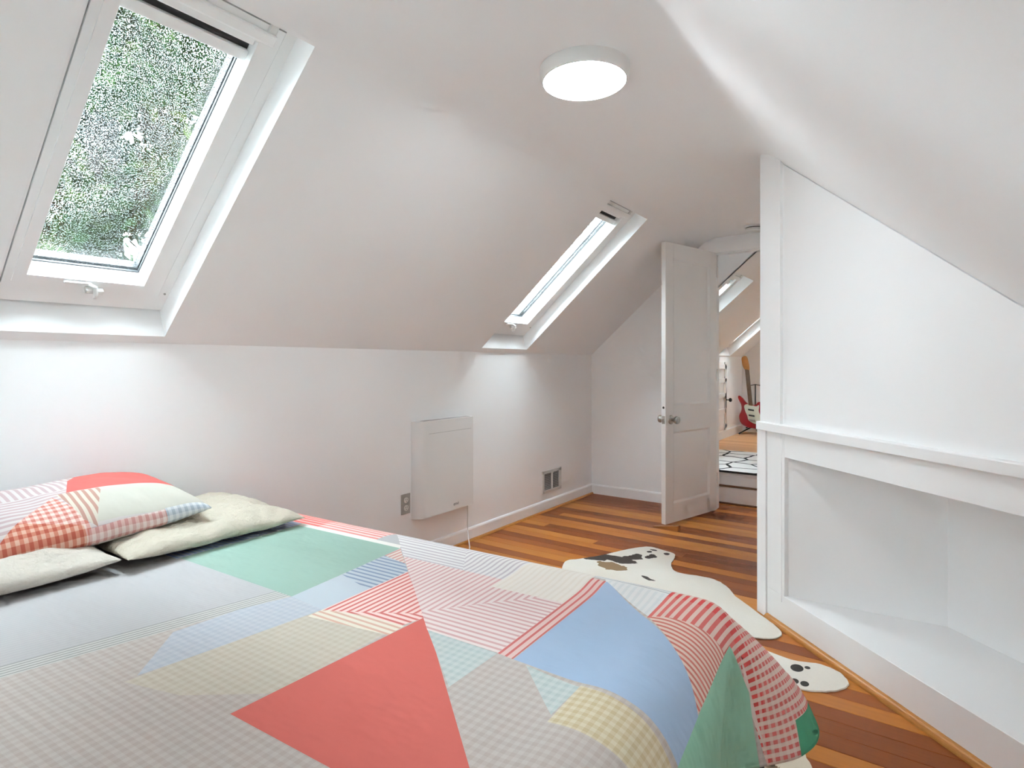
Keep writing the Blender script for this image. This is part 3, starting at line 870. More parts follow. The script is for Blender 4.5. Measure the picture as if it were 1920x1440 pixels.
# ------------------------------------------------------------------ ceiling lamp and smoke alarm
lx, ly = -0.93, 1.732
lm = thing('ceiling_lamp', (lx, ly, ZC - 0.045), 'round flush white ceiling lamp, lit', 'lamp')
Ml = Matrix.Translation((lx, ly, ZC))
B().lathe([(0.150, 0.0), (0.150, -0.006), (0.146, -0.034), (0.142, -0.042), (0.1375, -0.043), (0.1375, -0.03)], 64, Ml, False).build('rim', M_plastic, lm, True)
B().lathe([(0.137, -0.036), (0.134, -0.044), (0.002, -0.047)], 40, Ml, False).build('diffuser', M_lamp, lm, True)
sa = thing('smoke_alarm', (-1.0, 4.40, ZC - 0.03), 'round white smoke alarm on the ceiling above the doorway', 'smoke alarm')
Ms = Matrix.Translation((-1.0, 4.40, ZC))
B().lathe([(0.062, 0.0), (0.062, -0.012)], 36, Ms).build('base', M_plastic, sa, True)
B().lathe([(0.054, -0.012), (0.054, -0.018)], 36, Ms).build('sensor_slot', M_dark, sa)
B().lathe([(0.058, -0.018), (0.056, -0.030), (0.045, -0.036), (0.002, -0.037)], 36, Ms).build('cover', M_plastic, sa, True)

# ------------------------------------------------------------------ cowhide rug
def hide_mat():
    t = NT('spotted_cowhide')
    co = t.n('ShaderNodeTexCoord').outputs['UV']
    nz = t.n('ShaderNodeTexNoise'); nz.inputs['Scale'].default_value = 9.0; nz.inputs['Detail'].default_value = 4
    t.l(co, nz.inputs['Vector'])
    md = t.n('ShaderNodeVectorMath', operation='MULTIPLY_ADD')
    sb = t.n('ShaderNodeVectorMath', operation='SUBTRACT'); t.l(nz.outputs['Color'], sb.inputs[0]); sb.inputs[1].default_value = (.5, .5, .5)
    t.l(sb.outputs[0], md.inputs[0]); md.inputs[1].default_value = (0.13, 0.13, 0); t.l(co, md.inputs[2])
    P = md.outputs[0]
    def blob(cx, cy, rx, ry, ang=0.0, V=None):
        m = t.mapping(V if V is not None else P, (1 / rx, 1 / ry, 0), (0, 0, 0), (-cx / rx, -cy / ry, 0))
        ln = t.n('ShaderNodeVectorMath', operation='LENGTH'); t.l(m, ln.inputs[0])
        return t.math('LESS_THAN', ln.outputs['Value'], 1.0)
    fur = t.noise(t.mapping(co, (160, 60, 1)), 1.0, 2)
    base = t.mix(t.noise(co, 3.0, 2), srgb(236, 232, 224), srgb(224, 216, 202))
    c = base
    # brindle towards the tail
    sx = t.n('ShaderNodeSeparateXYZ'); t.l(P, sx.inputs[0])
    tail = t.math('LESS_THAN', t.math('ADD', sx.outputs[1], t.math('MULTIPLY', fur, 0.06)), 2.09)
    br = t.ramp(t.noise(t.mapping(co, (30, 60, 1)), 1.0, 4), [(0.35, srgb(96, 76, 52)), (0.55, srgb(150, 124, 92)), (0.75, srgb(214, 200, 178))])
    c = t.mix(tail, c, br)
    edge = t.math('LESS_THAN', t.math('SUBTRACT', -0.31, sx.outputs[0]), t.math('MULTIPLY', fur, 0.05))
    c = t.mix(t.math('MULTIPLY', tail, edge), c, srgb(226, 214, 192))
    tan = blob(-1.44, 3.02, 0.10, 0.055)
    c = t.mix(tan, c, srgb(140, 110, 74))
    dk = [(-1.49, 3.145, .13, .06), (-1.40, 3.23, .05, .05), (-1.585, 3.08, .07, .035), (-1.372, 3.372, .02, .022), (-1.325, 3.295, .02, .035), (-1.27, 3.40, .02, .02),
          (-1.212, 2.963, .04, .016), (-1.36, 3.43, .02, .02)]
    for d in dk: c = t.mix(blob(*d), c, srgb(44, 30, 24))
    for d in ((-.392, 2.405, .022, .03), (-.383, 2.30, .014, .02), (-.35, 2.302, .014, .02), (-.36, 2.43, .010, .012)):
        c = t.mix(blob(*d, V=co), c, srgb(36, 32, 30))
    c = t.mix(blob(-0.44, 1.77, .06, .05), c, srgb(26, 22, 20))
    t.l(t.mix(t.math('MULTIPLY', fur, 0.12), c, (0.4, 0.36, 0.3, 1)), t.b.inputs['Base Color'])
    t.b.inputs['Roughness'].default_value = 0.8
    t.bump(fur, 0.25, 0.002)
    return t.m
hide_pts = [(-1.70, 2.93), (-1.654, 3.02), (-1.574, 3.16), (-1.505, 3.33), (-1.45, 3.43), (-1.40, 3.475), (-1.31, 3.455), (-1.238, 3.432), (-1.205, 3.36), (-1.182, 3.234), (-1.108, 3.135),
            (-0.941, 3.15), (-0.84, 3.09), (-0.759, 2.976), (-0.631, 2.842), (-0.545, 2.755), (-0.497, 2.68), (-0.505, 2.625), (-0.55, 2.585), (-0.62, 2.56), (-0.56, 2.50), (-0.422, 2.462),
            (-0.322, 2.488), (-0.257, 2.462), (-0.222, 2.395), (-0.25, 2.325), (-0.312, 2.275), (-0.40, 2.243), (-0.385, 2.215), (-0.358, 2.15), (-0.363, 2.07), (-0.345, 1.99), (-0.31, 1.92), (-0.26, 1.835), (-0.26, 1.72),
            (-0.36, 1.62), (-0.46, 1.66), (-0.52, 1.60), (-0.75, 1.50), (-0.98, 1.60), (-1.08, 1.42), (-1.25, 1.40), (-1.30, 1.62), (-1.42, 1.90), (-1.58, 2.15), (-1.80, 2.30), (-1.92, 2.42), (-1.86, 2.52), (-1.66, 2.54), (-1.62, 2.72)]
def smooth_closed(pts, n=5):
    out = []; N_ = len(pts)
    for i in range(N_):
        p0, p1, p2, p3 = [np.array(pts[(i + k - 1) % N_], float) for k in range(4)]
        for k in range(n):
            s = k / n
            out.append(0.5 * ((2 * p1) + (p2 - p0) * s + (2 * p0 - 5 * p1 + 4 * p2 - p3) * s * s + (3 * p1 - p0 - 3 * p2 + p3) * s ** 3))
    return np.array(out)
hp = smooth_closed(hide_pts)
hp += RNG.normal(0, 0.0012, hp.shape)
nH = len(hp)
cen = hp.mean(0)
HV = np.concatenate([np.c_[hp, np.full(nH, 0.0015)], np.c_[hp * 0.997 + cen * 0.003, np.full(nH, 0.006)]])
HF = [list(range(nH))[::-1], list(range(nH, 2 * nH))] + [(k, (k + 1) % nH, nH + (k + 1) % nH, nH + k) for k in range(nH)]
wool = B().box((-2.25, -4.6, 0.001), (0.50, -0.35, 0.014), 0.004).build('bounce_rug', plain('bounce_rug_cream', srgb(238, 236, 232), 0.95, var=0.03, vscale=30))  # pale unseen rug added as a reflector, lifts light to the ceiling
tag(wool, 'large plain cream rug added behind the camera to bounce light to the ceiling', 'rug')
hr = mesh_obj('cowhide_rug', HV, HF, hide_mat(), uv=np.concatenate([hp, hp]))
tag(hr, 'white cowhide rug with dark brown spots beside the bed', 'rug')

# ------------------------------------------------------------------ bed: duvet drape solved on a grid
BED_O = np.array([-2.375, -0.095])         # near head corner of the mattress
BED_A = math.radians(3.2)
BED_L, BED_W = 2.09, 1.53
Z_TOP = 0.56
OVER_F, OVER_S = 0.27, 0.24
def bed_world(p):
    c, s = math.cos(BED_A), math.sin(BED_A)
    p = np.asarray(p, dtype=float)
    return np.stack([BED_O[0] + c * p[..., 0] - s * p[..., 1], BED_O[1] + s * p[..., 0] + c * p[..., 1], p[..., 2]], -1)
# CLOTH-BEGIN
def drape(L, W, z_top, over_foot, over_side, head, h=0.034, steps=130, iters=20, grav=2.6):
    nu = int(round((L + over_foot - head) / h)) + 1
    nv = int(round((W + 2 * over_side) / h)) + 1
    U, Vv = np.meshgrid(head + np.arange(nu) * h, -over_side + np.arange(nv) * h, indexing='ij')
    A = np.clip((U - L) / over_foot, 0, 1)
    for sg in (1, -1):                                   # soften the two corners of the cover at the foot
        Bq = np.clip(((Vv - W) if sg > 0 else -Vv) / over_side, 0, 1)
        both = (A > 0) & (Bq > 0)
        k = 0.62
        U = np.where(both, L + over_foot * A * (1 - k * (1 - np.sqrt(1 - Bq ** 2 / 2))), U)
        Vn = over_side * Bq * (1 - k * (1 - np.sqrt(1 - A ** 2 / 2)))
        Vv = np.where(both, (W + Vn) if sg > 0 else -Vn, Vv)
    uv = np.stack([U, Vv], -1)
    X = np.zeros((nu, nv, 3)); X[..., 0] = U; X[..., 1] = Vv; X[..., 2] = z_top + 0.004
    rng = np.random.default_rng(5)
    X[..., 2] += rng.random((nu, nv)) * 0.004
    vel = np.zeros_like(X)
    C = np.array([L / 2, W / 2, z_top - 0.30]); HB = np.array([L / 2, W / 2, 0.30]); R = 0.085
    def collide(P, Pold):
        q = P - C
        a = np.abs(q) - (HB - R)
        m = np.maximum(a, 0.0)
        ln = np.linalg.norm(m, axis=-1)
        d = ln + np.minimum(a.max(-1), 0.0) - R
        pen = d < 0
        if pen.any():
            g = np.zeros_like(P)
            ok = ln > 1e-9
            g[ok] = m[ok] / ln[ok][:, None] * np.sign(q[ok])
            ins = ~ok
            if ins.any():
                ax = a[ins].argmax(-1)
                gi = np.zeros((ins.sum(), 3)); gi[np.arange(len(ax)), ax] = np.sign(q[ins][np.arange(len(ax)), ax])
                g[ins] = gi
            P[pen] -= g[pen] * d[pen][:, None]
            dl = P[pen] - Pold[pen]
            nrm = (dl * g[pen]).sum(-1, keepdims=True) * g[pen]
            P[pen] = Pold[pen] + nrm + (dl - nrm) * 0.45
        lowz = P[..., 2] < 0.012
        P[lowz, 2] = 0.012
    def batches():
        out = []
        for du, dv, st in ((1, 0, 1.0), (0, 1, 1.0), (1, 1, 0.55), (1, -1, 0.55), (2, 0, 0.5), (0, 2, 0.5), (4, 0, 0.5), (0, 4, 0.5), (3, 3, 0.4), (3, -3, 0.4)):
            ax = 0 if du else 1
            k = max(abs(du), abs(dv))
            for par in range(2):
                sel = ((np.arange(nu if ax == 0 else nv) // k) % 2 == par)
                i = np.arange(nu)[sel] if ax == 0 else np.arange(nu)
                j = np.arange(nv)[sel] if ax == 1 else np.arange(nv)
                I, J = np.meshgrid(i, j, indexing='ij')
                I2, J2 = I + du, J + dv
                ok = (I2 < nu) & (J2 < nv) & (J2 >= 0)
                a = (I * nv + J)[ok]; b_ = (I2 * nv + J2)[ok]
                q_ = uv.reshape(-1, 2)
                out.append((a, b_, np.linalg.norm(q_[a] - q_[b_], axis=1), st, k > 1))
        return out
    bt = batches()
    P = X.reshape(-1, 3); vel = np.zeros_like(P)
    dt = 1 / 40.0
    for it in range(steps):
        old = P.copy()
        vel[:, 2] -= grav * dt
        vel *= 0.965
        sp = np.linalg.norm(vel, axis=1, keepdims=True)
        vel *= np.minimum(1.0, 1.6 / np.maximum(sp, 1e-9))
        P = P + vel * dt
        for k in range(iters):
            for a, b_, r, st, bend in bt:
                d = P[b_] - P[a]
                ln = np.sqrt((d * d).sum(1)) + 1e-9
                f = (ln - r) / ln
                if bend: f = np.minimum(f, 0.0)     # bending only resists folding
                d *= (0.5 * st * f)[:, None]
                P[a] += d; P[b_] -= d
            if k % 3 == 2: collide(P, old)
        collide(P, old)
        vel = (P - old) / dt
    return uv, P.reshape(nu, nv, 3)
# CLOTH-END

# ------------------------------------------------------------------ printed cloth
class Print:
    """flat print: convex patches and stripes in the cloth's own metres"""
    def __init__(self, name, jitter=0.0):
        self.t = t = NT(name)
        uv = t.n('ShaderNodeTexCoord').outputs['UV']
        self.uv = uv
        sp = t.n('ShaderNodeSeparateXYZ'); t.l(uv, sp.inputs[0])
        cb = t.n('ShaderNodeCombineXYZ'); t.l(sp.outputs[0], cb.inputs[0]); t.l(sp.outputs[1], cb.inputs[1]); cb.inputs[2].default_value = 1.0
        self.p = cb.outputs[0]
        self.c = None
    def half(self, a, b):
        """signed distance, positive to the left of a->b"""
        dx, dy = b[0] - a[0], b[1] - a[1]
        L = math.hypot(dx, dy)
        nx, ny = -dy / L, dx / L
        return self.t.dot(self.p, (nx, ny, -(nx * a[0] + ny * a[1])))
    def poly(self, pts):
        ar = sum(pts[i][0] * pts[(i + 1) % len(pts)][1] - pts[(i + 1) % len(pts)][0] * pts[i][1] for i in range(len(pts)))
        if ar < 0: pts = pts[::-1]
        m = None
        for i in range(len(pts)):
            h = self.half(pts[i], pts[(i + 1) % len(pts)])
            m = h if m is None else self.t.math('MINIMUM', m, h)
        return self.t.math('GREATER_THAN', m, 0.0)
    def left(self, a, b):
        return self.t.math('GREATER_THAN', self.half(a, b), 0.0)
    def stripe(self, nx, ny, pitch, duty, off=0.0):
        v = self.t.dot(self.p, (nx / pitch, ny / pitch, off))
        return self.t.math('LESS_THAN', self.t.math('FRACT', v), duty)
    def both(self, a, b):
        return self.t.math('MULTIPLY', a, b)
    def inv(self, a):
        return self.t.math('SUBTRACT', 1.0, a)
    def sel(self, m, a, b):
        """m ? a : b for scalars"""
        return self.t.math('ADD', self.t.math('MULTIPLY', m, a), self.t.math('MULTIPLY', self.inv(m), b))
    def lay(self, mask, col):
        self.c = col if self.c is None else self.t.mix(mask, self.c, col)
    def striped(self, base, line, st):
        return self.t.mix(st, base, line)
    def check(self, base, mid, dark, su, sv, ):
        s = self.t.math('MULTIPLY', self.t.math('ADD', su, sv), 0.5)
        return self.t.ramp(s, [(0.0, base), (0.5, mid), (1.0, dark)])
    def finish(self, rough=0.85, bscale=(10, 14, 1), bstr=0.25, bdist=0.01):
        t = self.t
        t.l(self.c, t.b.inputs['Base Color'])
        t.b.inputs['Roughness'].default_value = rough
        t.b.inputs['Specular IOR Level'].default_value = 0.15
        w1 = t.noise(t.mapping(self.uv, bscale), 1.0, 3, 0.55)
        t.bump(w1, bstr, bdist)
        return t.m

def duvet_mat():
    P = Print('printed_duvet'); t = P.t
    pt = 0.0175
    su = P.stripe(1, 0, pt, 0.5); sv = P.stripe(0, 1, pt, 0.5)
    sut = P.stripe(1, 0, pt, 0.42, 0.2); svt = P.stripe(0, 1, pt, 0.42, 0.2)
    pinkchk = P.check(srgb(200, 192, 186), srgb(194, 184, 178), srgb(188, 176, 169), su, sv)
    yelchk = P.check(srgb(205, 197, 184), srgb(201, 192, 177), srgb(196, 185, 169), su, sv)
    bluchk = P.check(srgb(202, 208, 205), srgb(194, 203, 200), srgb(184, 195, 193), su, sv)
    lavchk = P.check(srgb(196, 199, 205), srgb(190, 194, 202), srgb(184, 189, 198), su, sv)
    P.lay(None, pinkchk)
    # plain pale panel near the pillows and its pinstripes
    A0, A1 = (0.8195, 0.0), (1.110, 1.19)           # slanted line
    white = P.left(A0, A1)
    P.lay(white, t.mix(P.stripe(0.97, -0.24, 0.0125, 0.5), srgb(190, 188, 188), srgb(185, 183, 184)))
    d = P.half(A1, A0)
    band = P.both(t.math('GREATER_THAN', d, 0.0), t.math('LESS_THAN', d, 0.055))
    ln = t.math('LESS_THAN', t.math('FRACT', t.math('DIVIDE', d, 0.0115)), 0.30)
    P.lay(band, t.mix(ln, srgb(200, 198, 194), srgb(150, 150, 146)))
    # left-hand patches
    P.lay(P.poly([(1.18, 0.50), (1.192, 0.607), (1.235, 0.903), (1.45, 0.94), (1.445, 0.62), (1.31, 0.53)]), yelchk)
    P.lay(P.poly([(1.177, 0.523), (1.052, 0.654), (1.065, 0.80), (1.106, 0.917), (1.235, 0.903), (1.192, 0.607)]), lavchk)
    P.lay(P.poly([(0.50, 0.915), (0.50, 1.40), (0.572, 1.40), (0.572, 0.915)]), t.mix(P.stripe(0, 1, pt, 0.5), srgb(170, 190, 226), srgb(206, 214, 230)))
    P.lay(P.poly([(0.572, 0.925), (0.582, 1.341), (1.075, 1.341), (1.106, 0.915)]), t.mix(t.noise(P.uv, 5, 2), srgb(152, 181, 168), srgb(160, 185, 172)))
    pb = P.poly([(1.106, 0.915), (1.077, 1.341), (1.25, 1.187), (1.235, 0.903)])
    hi = P.left((1.30, 1.03), (1.05, 1.10))
    hi = P.inv(hi)
    P.lay(pb, t.mix(P.both(hi, P.stripe(0, 1, 0.020, 0.42)), srgb(192, 200, 207), srgb(140, 154, 176)))
    P.lay(P.both(pb, P.inv(P.left((1.16, 1.25), (1.06, 1.27)))), t.mix(P.stripe(1, 0, 0.018, 0.5), srgb(226, 214, 204), srgb(206, 158, 150)))
    # red striped triangle with its mitre
    rt = P.poly([(1.235, 0.90), (1.235, 1.20), (1.47, 0.998), (1.45, 0.93)])
    ax = P.left((1.30, 0.93), (1.47, 1.02))
    st = P.sel(ax, sut, svt)
    P.lay(rt, P.striped(srgb(240, 212, 205), srgb(208, 118, 112), st))
    P.lay(P.poly([(1.235, 0.86), (1.235, 0.905), (1.35, 0.935), (1.46, 0.94), (1.46, 0.89)]), P.striped(srgb(230, 222, 206), srgb(214, 176, 158), st))
    P.lay(P.poly([(1.437, 0.545), (1.468, 1.002), (1.97, 0.545)]), t.mix(t.noise(P.uv, 4, 2), srgb(206, 106, 97), srgb(211, 112, 102)))
    # everything beyond the long diagonal
    dA, dB = (1.972, 0.535), (1.075, 1.341)
    chev = P.poly([(1.516, 0.952), (1.703, 0.950), (1.703, 1.9), (0.453, 1.9)])
    mit = P.left((1.444, 1.025), (1.672, 1.278))
    stc = P.sel(mit, sut, svt)
    pink = P.striped(srgb(232, 219, 215), srgb(212, 170, 168), stc)
    P.lay(chev, pink)
    # grey-white stripes of the far side
    far = P.both(chev, P.poly([(0.2, 1.29), (1.70, 1.29), (1.70, 1.9), (0.2, 1.9)]))
    mit2 = P.left((1.36, 1.29), (1.21, 1.53))
    stf = P.sel(mit2, svt, sut)
    P.lay(far, P.striped(srgb(230, 228, 226), srgb(198, 190, 194), stf))
    P.lay(P.poly([(0.0, 1.36), (0.95, 1.36), (1.02, 1.9), (0.0, 1.9)]), P.striped(srgb(242, 214, 208), srgb(224, 146, 140), sv))
    P.lay(P.poly([(0.0, 1.36), (0.66, 1.36), (0.70, 1.9), (0.0, 1.9)]), P.striped(srgb(240, 184, 176), srgb(226, 112, 108), sv))
    P.lay(P.poly([(0.58, 1.341), (0.58, 1.362), (1.06, 1.362), (1.075, 1.341)]), srgb(234, 230, 224))
    P.lay(P.poly([(1.12, 1.30), (1.24, 1.19), (1.235, 1.29), (1.34, 1.30), (1.36, 1.29), (1.30, 1.335), (1.09, 1.335)]), srgb(222, 226, 228))
    P.lay(P.poly([(1.494, 1.232), (1.50, 1.50), (1.703, 1.50), (1.703, 1.238)]), t.mix(P.stripe(1, 0, pt, 0.4), srgb(234, 228, 219), srgb(229, 221, 210)))
    # patches below the chevron
    P.lay(P.poly([(1.516, 0.953), (1.703, 0.947), (1.697, 0.80)]), bluchk)
    # mitre line edge piece of pink plaid stays; blue kite and its red bars
    bar = P.poly([(1.703, 0.948), (1.703, 1.41), (1.746, 1.405), (1.742, 0.944)])
    bl = P.stripe(1, 0, 0.0172, 0.36, -0.06)
    P.lay(bar, t.mix(bl, srgb(226, 196, 190), srgb(204, 112, 108)))
    P.lay(P.poly([(1.776, 0.938), (1.900, 0.920), (1.896, 0.82)]), bluchk)
    P.lay(P.poly([(1.900, 0.925), (2.10, 0.90), (2.06, 0.80), (1.900, 0.80)]), P.check(srgb(216, 206, 182), srgb(208, 194, 164), srgb(200, 182, 146), su, sv))
    P.lay(P.poly([(1.744, 1.404), (1.905, 1.262), (1.905, 1.50), (1.70, 1.50)]), t.mix(P.stripe(1, 0, pt, 0.45), srgb(228, 229, 228), srgb(218, 222, 222)))
    dl = P.poly([(1.70, 1.425), (1.905, 1.405), (1.905, 1.475), (1.70, 1.492)])
    P.lay(dl, t.mix(P.stripe(0.09, 0.995, 0.0165, 0.26, 0.3), srgb(228, 228, 226), srgb(150, 156, 160)))
    # red plaid round the far foot corner
    plaid = t.math('MAXIMUM', P.poly([(1.905, 1.255), (2.02, 1.245), (2.10, 1.40), (2.10, 2.2), (1.905, 2.2)]), P.poly([(2.08, 1.38), (2.60, 1.50), (2.60, 2.2), (2.08, 2.2)]))
    bold = P.striped(srgb(226, 200, 188), srgb(212, 112, 106), P.stripe(1, 0, 0.0178, 0.5))
    mid = P.poly([(1.9, 1.395), (2.6, 1.395), (2.6, 1.455), (1.9, 1.455)])
    bold = t.mix(P.both(mid, P.stripe(1, 0, 0.0178, 0.5)), bold, srgb(214, 84, 80))
    outer = P.poly([(1.9, 1.43), (2.6, 1.43), (2.6, 2.2), (1.9, 2.2)])
    bold = t.mix(P.both(outer, t.math('MULTIPLY', P.stripe(0, 1, 0.020, 0.42), 0.55)), bold, srgb(232, 214, 202))
    P.lay(plaid, bold)
    P.lay(P.poly([(2.03, 1.25), (2.13, 1.30), (2.13, 1.44), (2.07, 1.42)]), bold)
    thin = P.poly([(1.905, 1.260), (2.096, 1.055), (2.092, 1.315)])
    P.lay(thin, P.striped(srgb(230, 206, 192), srgb(206, 122, 110), P.stripe(0, 1, 0.0165, 0.45)))
    P.lay(P.poly([(2.085, 1.36), (2.10, 1.40), (2.60, 1.50), (2.60, 1.40), (2.20, 1.40)]), srgb(228, 208, 200))
    P.lay(P.poly([(1.744, 0.944), (1.746, 1.405), (2.098, 1.062), (2.116, 0.92)]), t.mix(t.noise(P.uv, 3, 2), srgb(164, 188, 214), srgb(172, 191, 217)))
    P.lay(P.poly([(2.098, 1.062), (2.084, 1.36), (2.20, 1.415), (2.60, 1.44), (2.60, 0.80), (2.116, 0.80)]), t.mix(t.noise(P.uv, 5, 2), srgb(148, 200, 174), srgb(158, 206, 182)))
    P.lay(P.poly([(2.29, 1.55), (2.60, 1.50), (2.60, 2.2), (2.27, 2.2)]), srgb(84, 160, 124))
    return P.finish(bscale=(6, 11, 1), bstr=0.6, bdist=0.016)

def pillow_mat():
    P = Print('printed_pillow'); t = P.t
    pt = 0.0185
    su = P.stripe(1, 0, pt, 0.5); sv = P.stripe(0, 1, pt, 0.5)
    # pale striped rear left, mitred
    mit = P.left((0.03, -0.5), (0.03, 0.5))
    P.lay(None, P.striped(srgb(194, 186, 184), srgb(178, 156, 156), P.sel(mit, sv, su)))
    P.lay(P.poly([(0.060, 0.035), (0.215, -0.135), (0.30, -0.23), (0.30, 0.10), (0.19, 0.06)]), P.check(srgb(216, 196, 186), srgb(204, 158, 148), srgb(188, 116, 104), su, sv))
    P.lay(P.poly([(0.17, -0.085), (0.30, -0.23), (0.30, 0.06), (0.215, 0.05)]), P.check(srgb(206, 166, 148), srgb(192, 124, 104), srgb(172, 88, 70), su, sv))
    P.lay(P.poly([(0.065, 0.030), (0.072, 0.15), (0.072, 0.42), (-0.30, 0.42), (-0.30, 0.18), (-0.06, 0.10)]), srgb(198, 98, 92))
    P.lay(P.poly([(0.065, 0.030), (0.074, 0.147), (0.224, 0.082), (0.20, 0.055)]), P.striped(srgb(196, 186, 172), srgb(172, 134, 122), sv))
    P.lay(P.poly([(0.074, 0.147), (0.076, 0.45), (0.222, 0.45), (0.218, 0.25), (0.224, 0.080)]), t.mix(t.noise(P.uv, 8, 3), srgb(192, 189, 178), srgb(184, 179, 167)))
    P.lay(P.poly([(0.224, 0.06), (0.218, 0.27), (0.30, 0.27), (0.30, 0.05)]), P.check(srgb(218, 202, 196), srgb(206, 172, 166), srgb(190, 140, 134), su, sv))
    P.lay(P.poly([(0.216, 0.262), (0.212, 0.45), (0.30, 0.45), (0.30, 0.262)]), P.check(srgb(208, 210, 210), srgb(190, 194, 198), srgb(164, 170, 178), su, sv))
    return P.finish(bscale=(9, 9, 1), bstr=0.3, bdist=0.01)

bed = thing('bed', (BED_O[0] + 1.0, BED_O[1] + 0.8, 0), 'low double bed under the patterned duvet, head against the left wall', 'bed')
MB_ = Matrix.Translation((BED_O[0], BED_O[1], 0)) @ Matrix.Rotation(BED_A, 4, 'Z')
B().box((0.075, 0.0, 0.26), (BED_L - 0.02, BED_W - 0.02, Z_TOP - 0.035), 0.06, MB_, 4).build('mattress', M_mattress, bed, True)
B().box((0.10, 0.04, 0.10), (BED_L - 0.08, BED_W - 0.06, 0.258), 0.01, MB_).build('base', M_bedbase, bed)
for ax in (0.18, BED_L - 0.2):
    for ay in (0.12, BED_W - 0.16):
        B().lathe([(0.025, 0.001), (0.03, 0.10)], 16, MB_ @ Matrix.Translation((ax, ay, 0))).build('leg', M_stand, bed)

duv_uv, duv_P = drape(BED_L, BED_W, Z_TOP, OVER_F, OVER_S, 0.12)
nu_, nv_ = duv_P.shape[:2]
DWP = bed_world(duv_P).reshape(-1, 3)
DF = [(i * nv_ + j, (i + 1) * nv_ + j, (i + 1) * nv_ + j + 1, i * nv_ + j + 1) for i in range(nu_ - 1) for j in range(nv_ - 1)]
duvet = mesh_obj('duvet', DWP, DF, duvet_mat(), smooth=True, uv=duv_uv.reshape(-1, 2))
tag(duvet, 'duvet printed with coral, blue, mint and green shapes and pink stripes', 'duvet')
sm = duvet.modifiers.new('smooth', 'SUBSURF'); sm.levels = 2; sm.render_levels = 2; sm.uv_smooth = 'PRESERVE_BOUNDARIES'
so = duvet.modifiers.new('thickness', 'SOLIDIFY'); so.thickness = 0.011; so.offset = -1.0

# ------------------------------------------------------------------ pillows
from mathutils import noise as mnoise
def pillow(name, cx, cy, z0, a, b_, hgt, tilt, yaw, mat, label, seed, sag=None, flat=0.35, wr=0.006, n=44, wsc=7.0, roll=0.0):
    """a: half depth (local x), b_: half length (local y); z0: underside height at the centre"""
    V = []; UVs = []
    g = np.linspace(-1, 1, n)
    def pt(u, v, side):
        bx = a * u * (1 - 0.05 * (1 - v * v)); by = b_ * v * (1 - 0.04 * (1 - u * u))
        f = max(0.0, (1 - abs(u) ** 2.6)) ** 0.55 * max(0.0, (1 - abs(v) ** 3.2)) ** 0.55
        w_ = mnoise.noise(Vector((u * wsc * a + seed, v * wsc * b_, seed * 1.7))) * wr * 2 + mnoise.noise(Vector((u * wsc * 3 * a + seed, v * wsc * 3 * b_, seed))) * wr
        edge = min(1.0, 6 * (1 - max(abs(u), abs(v))))
        z = hgt * f * (1 - flat if side > 0 else -flat) + (w_ * (0.35 + 0.65 * edge) if side > 0 else w_ * 0.3)
        return Vector((bx, by, z))
    R = Matrix.Rotation(yaw, 4, 'Z') @ Matrix.Rotation(tilt, 4, 'Y') @ Matrix.Rotation(roll, 4, 'X')
    T = Matrix.Translation((cx, cy, z0 + hgt * flat))
    idx = {}
    for side in (1, -1):
        for i in range(n):
            for j in range(n):
                if side < 0 and (i in (0, n - 1) or j in (0, n - 1)):
                    idx[(side, i, j)] = idx[(1, i, j)]; continue
                p = pt(g[i], g[j], side)
                p = T @ R @ p
                if sag: p = sag(p, g[i], g[j])
                idx[(side, i, j)] = len(V); V.append(tuple(p)); UVs.append((g[i] * a, g[j] * b_))
    F_ = []
    for side in (1, -1):
        for i in range(n - 1):
            for j in range(n - 1):
                q = [idx[(side, i, j)], idx[(side, i + 1, j)], idx[(side, i + 1, j + 1)], idx[(side, i, j + 1)]]
                F_.append(q if side > 0 else q[::-1])
    o = mesh_obj(name, V, F_, mat, smooth=True, uv=UVs)
    s = o.modifiers.new('smooth', 'SUBSURF'); s.levels = 1; s.render_levels = 1
    return tag(o, label, 'pillow', 'pillows at the head of the bed')
def linen(name, col):
    t = NT(name)
    co = t.n('ShaderNodeTexCoord').outputs['UV']
    f = t.noise(co, 16.0, 4)
    c0 = tuple(c * 0.95 for c in col[:3]) + (1,)
    t.l(t.mix(f, col, c0), t.b.inputs['Base Color'])
    t.b.inputs['Roughness'].default_value = 0.9
    w1 = t.noise(t.mapping(co, (24, 14, 1)), 1.0, 4, 0.6)
    t.bump(w1, 1.0, 0.02)
    return t.m
M_khaki = linen('khaki_linen', srgb(200, 191, 174))
M_cream = linen('cream_cotton', srgb(206, 198, 186))
ZB = Z_TOP + 0.008
pillow('pillow', -2.070, 0.985, ZB - 0.004, 0.262, 0.300, 0.095, math.radians(2), math.radians(3), M_khaki, 'flat khaki pillow with a crinkled seam, nearest the far side of the bed', 3.1, flat=0.45, wr=0.007, wsc=15.0, roll=math.radians(-1))
pillow('pillow', -2.062, 0.350, ZB - 0.004, 0.258, 0.345, 0.110, math.radians(2), math.radians(3), M_cream, 'plump cream pillow lying under the patterned pillow at the left', 8.4, flat=0.45, wr=0.006, wsc=13.0, roll=math.radians(-1))
pillow('pillow', -2.125, 0.592, ZB + 0.050, 0.236, 0.403, 0.155, math.radians(6), math.radians(0), pillow_mat(), 'patterned pillow with coral patch and red check, on top of the others', 5.5, flat=0.36, wr=0.0035, roll=math.radians(4))

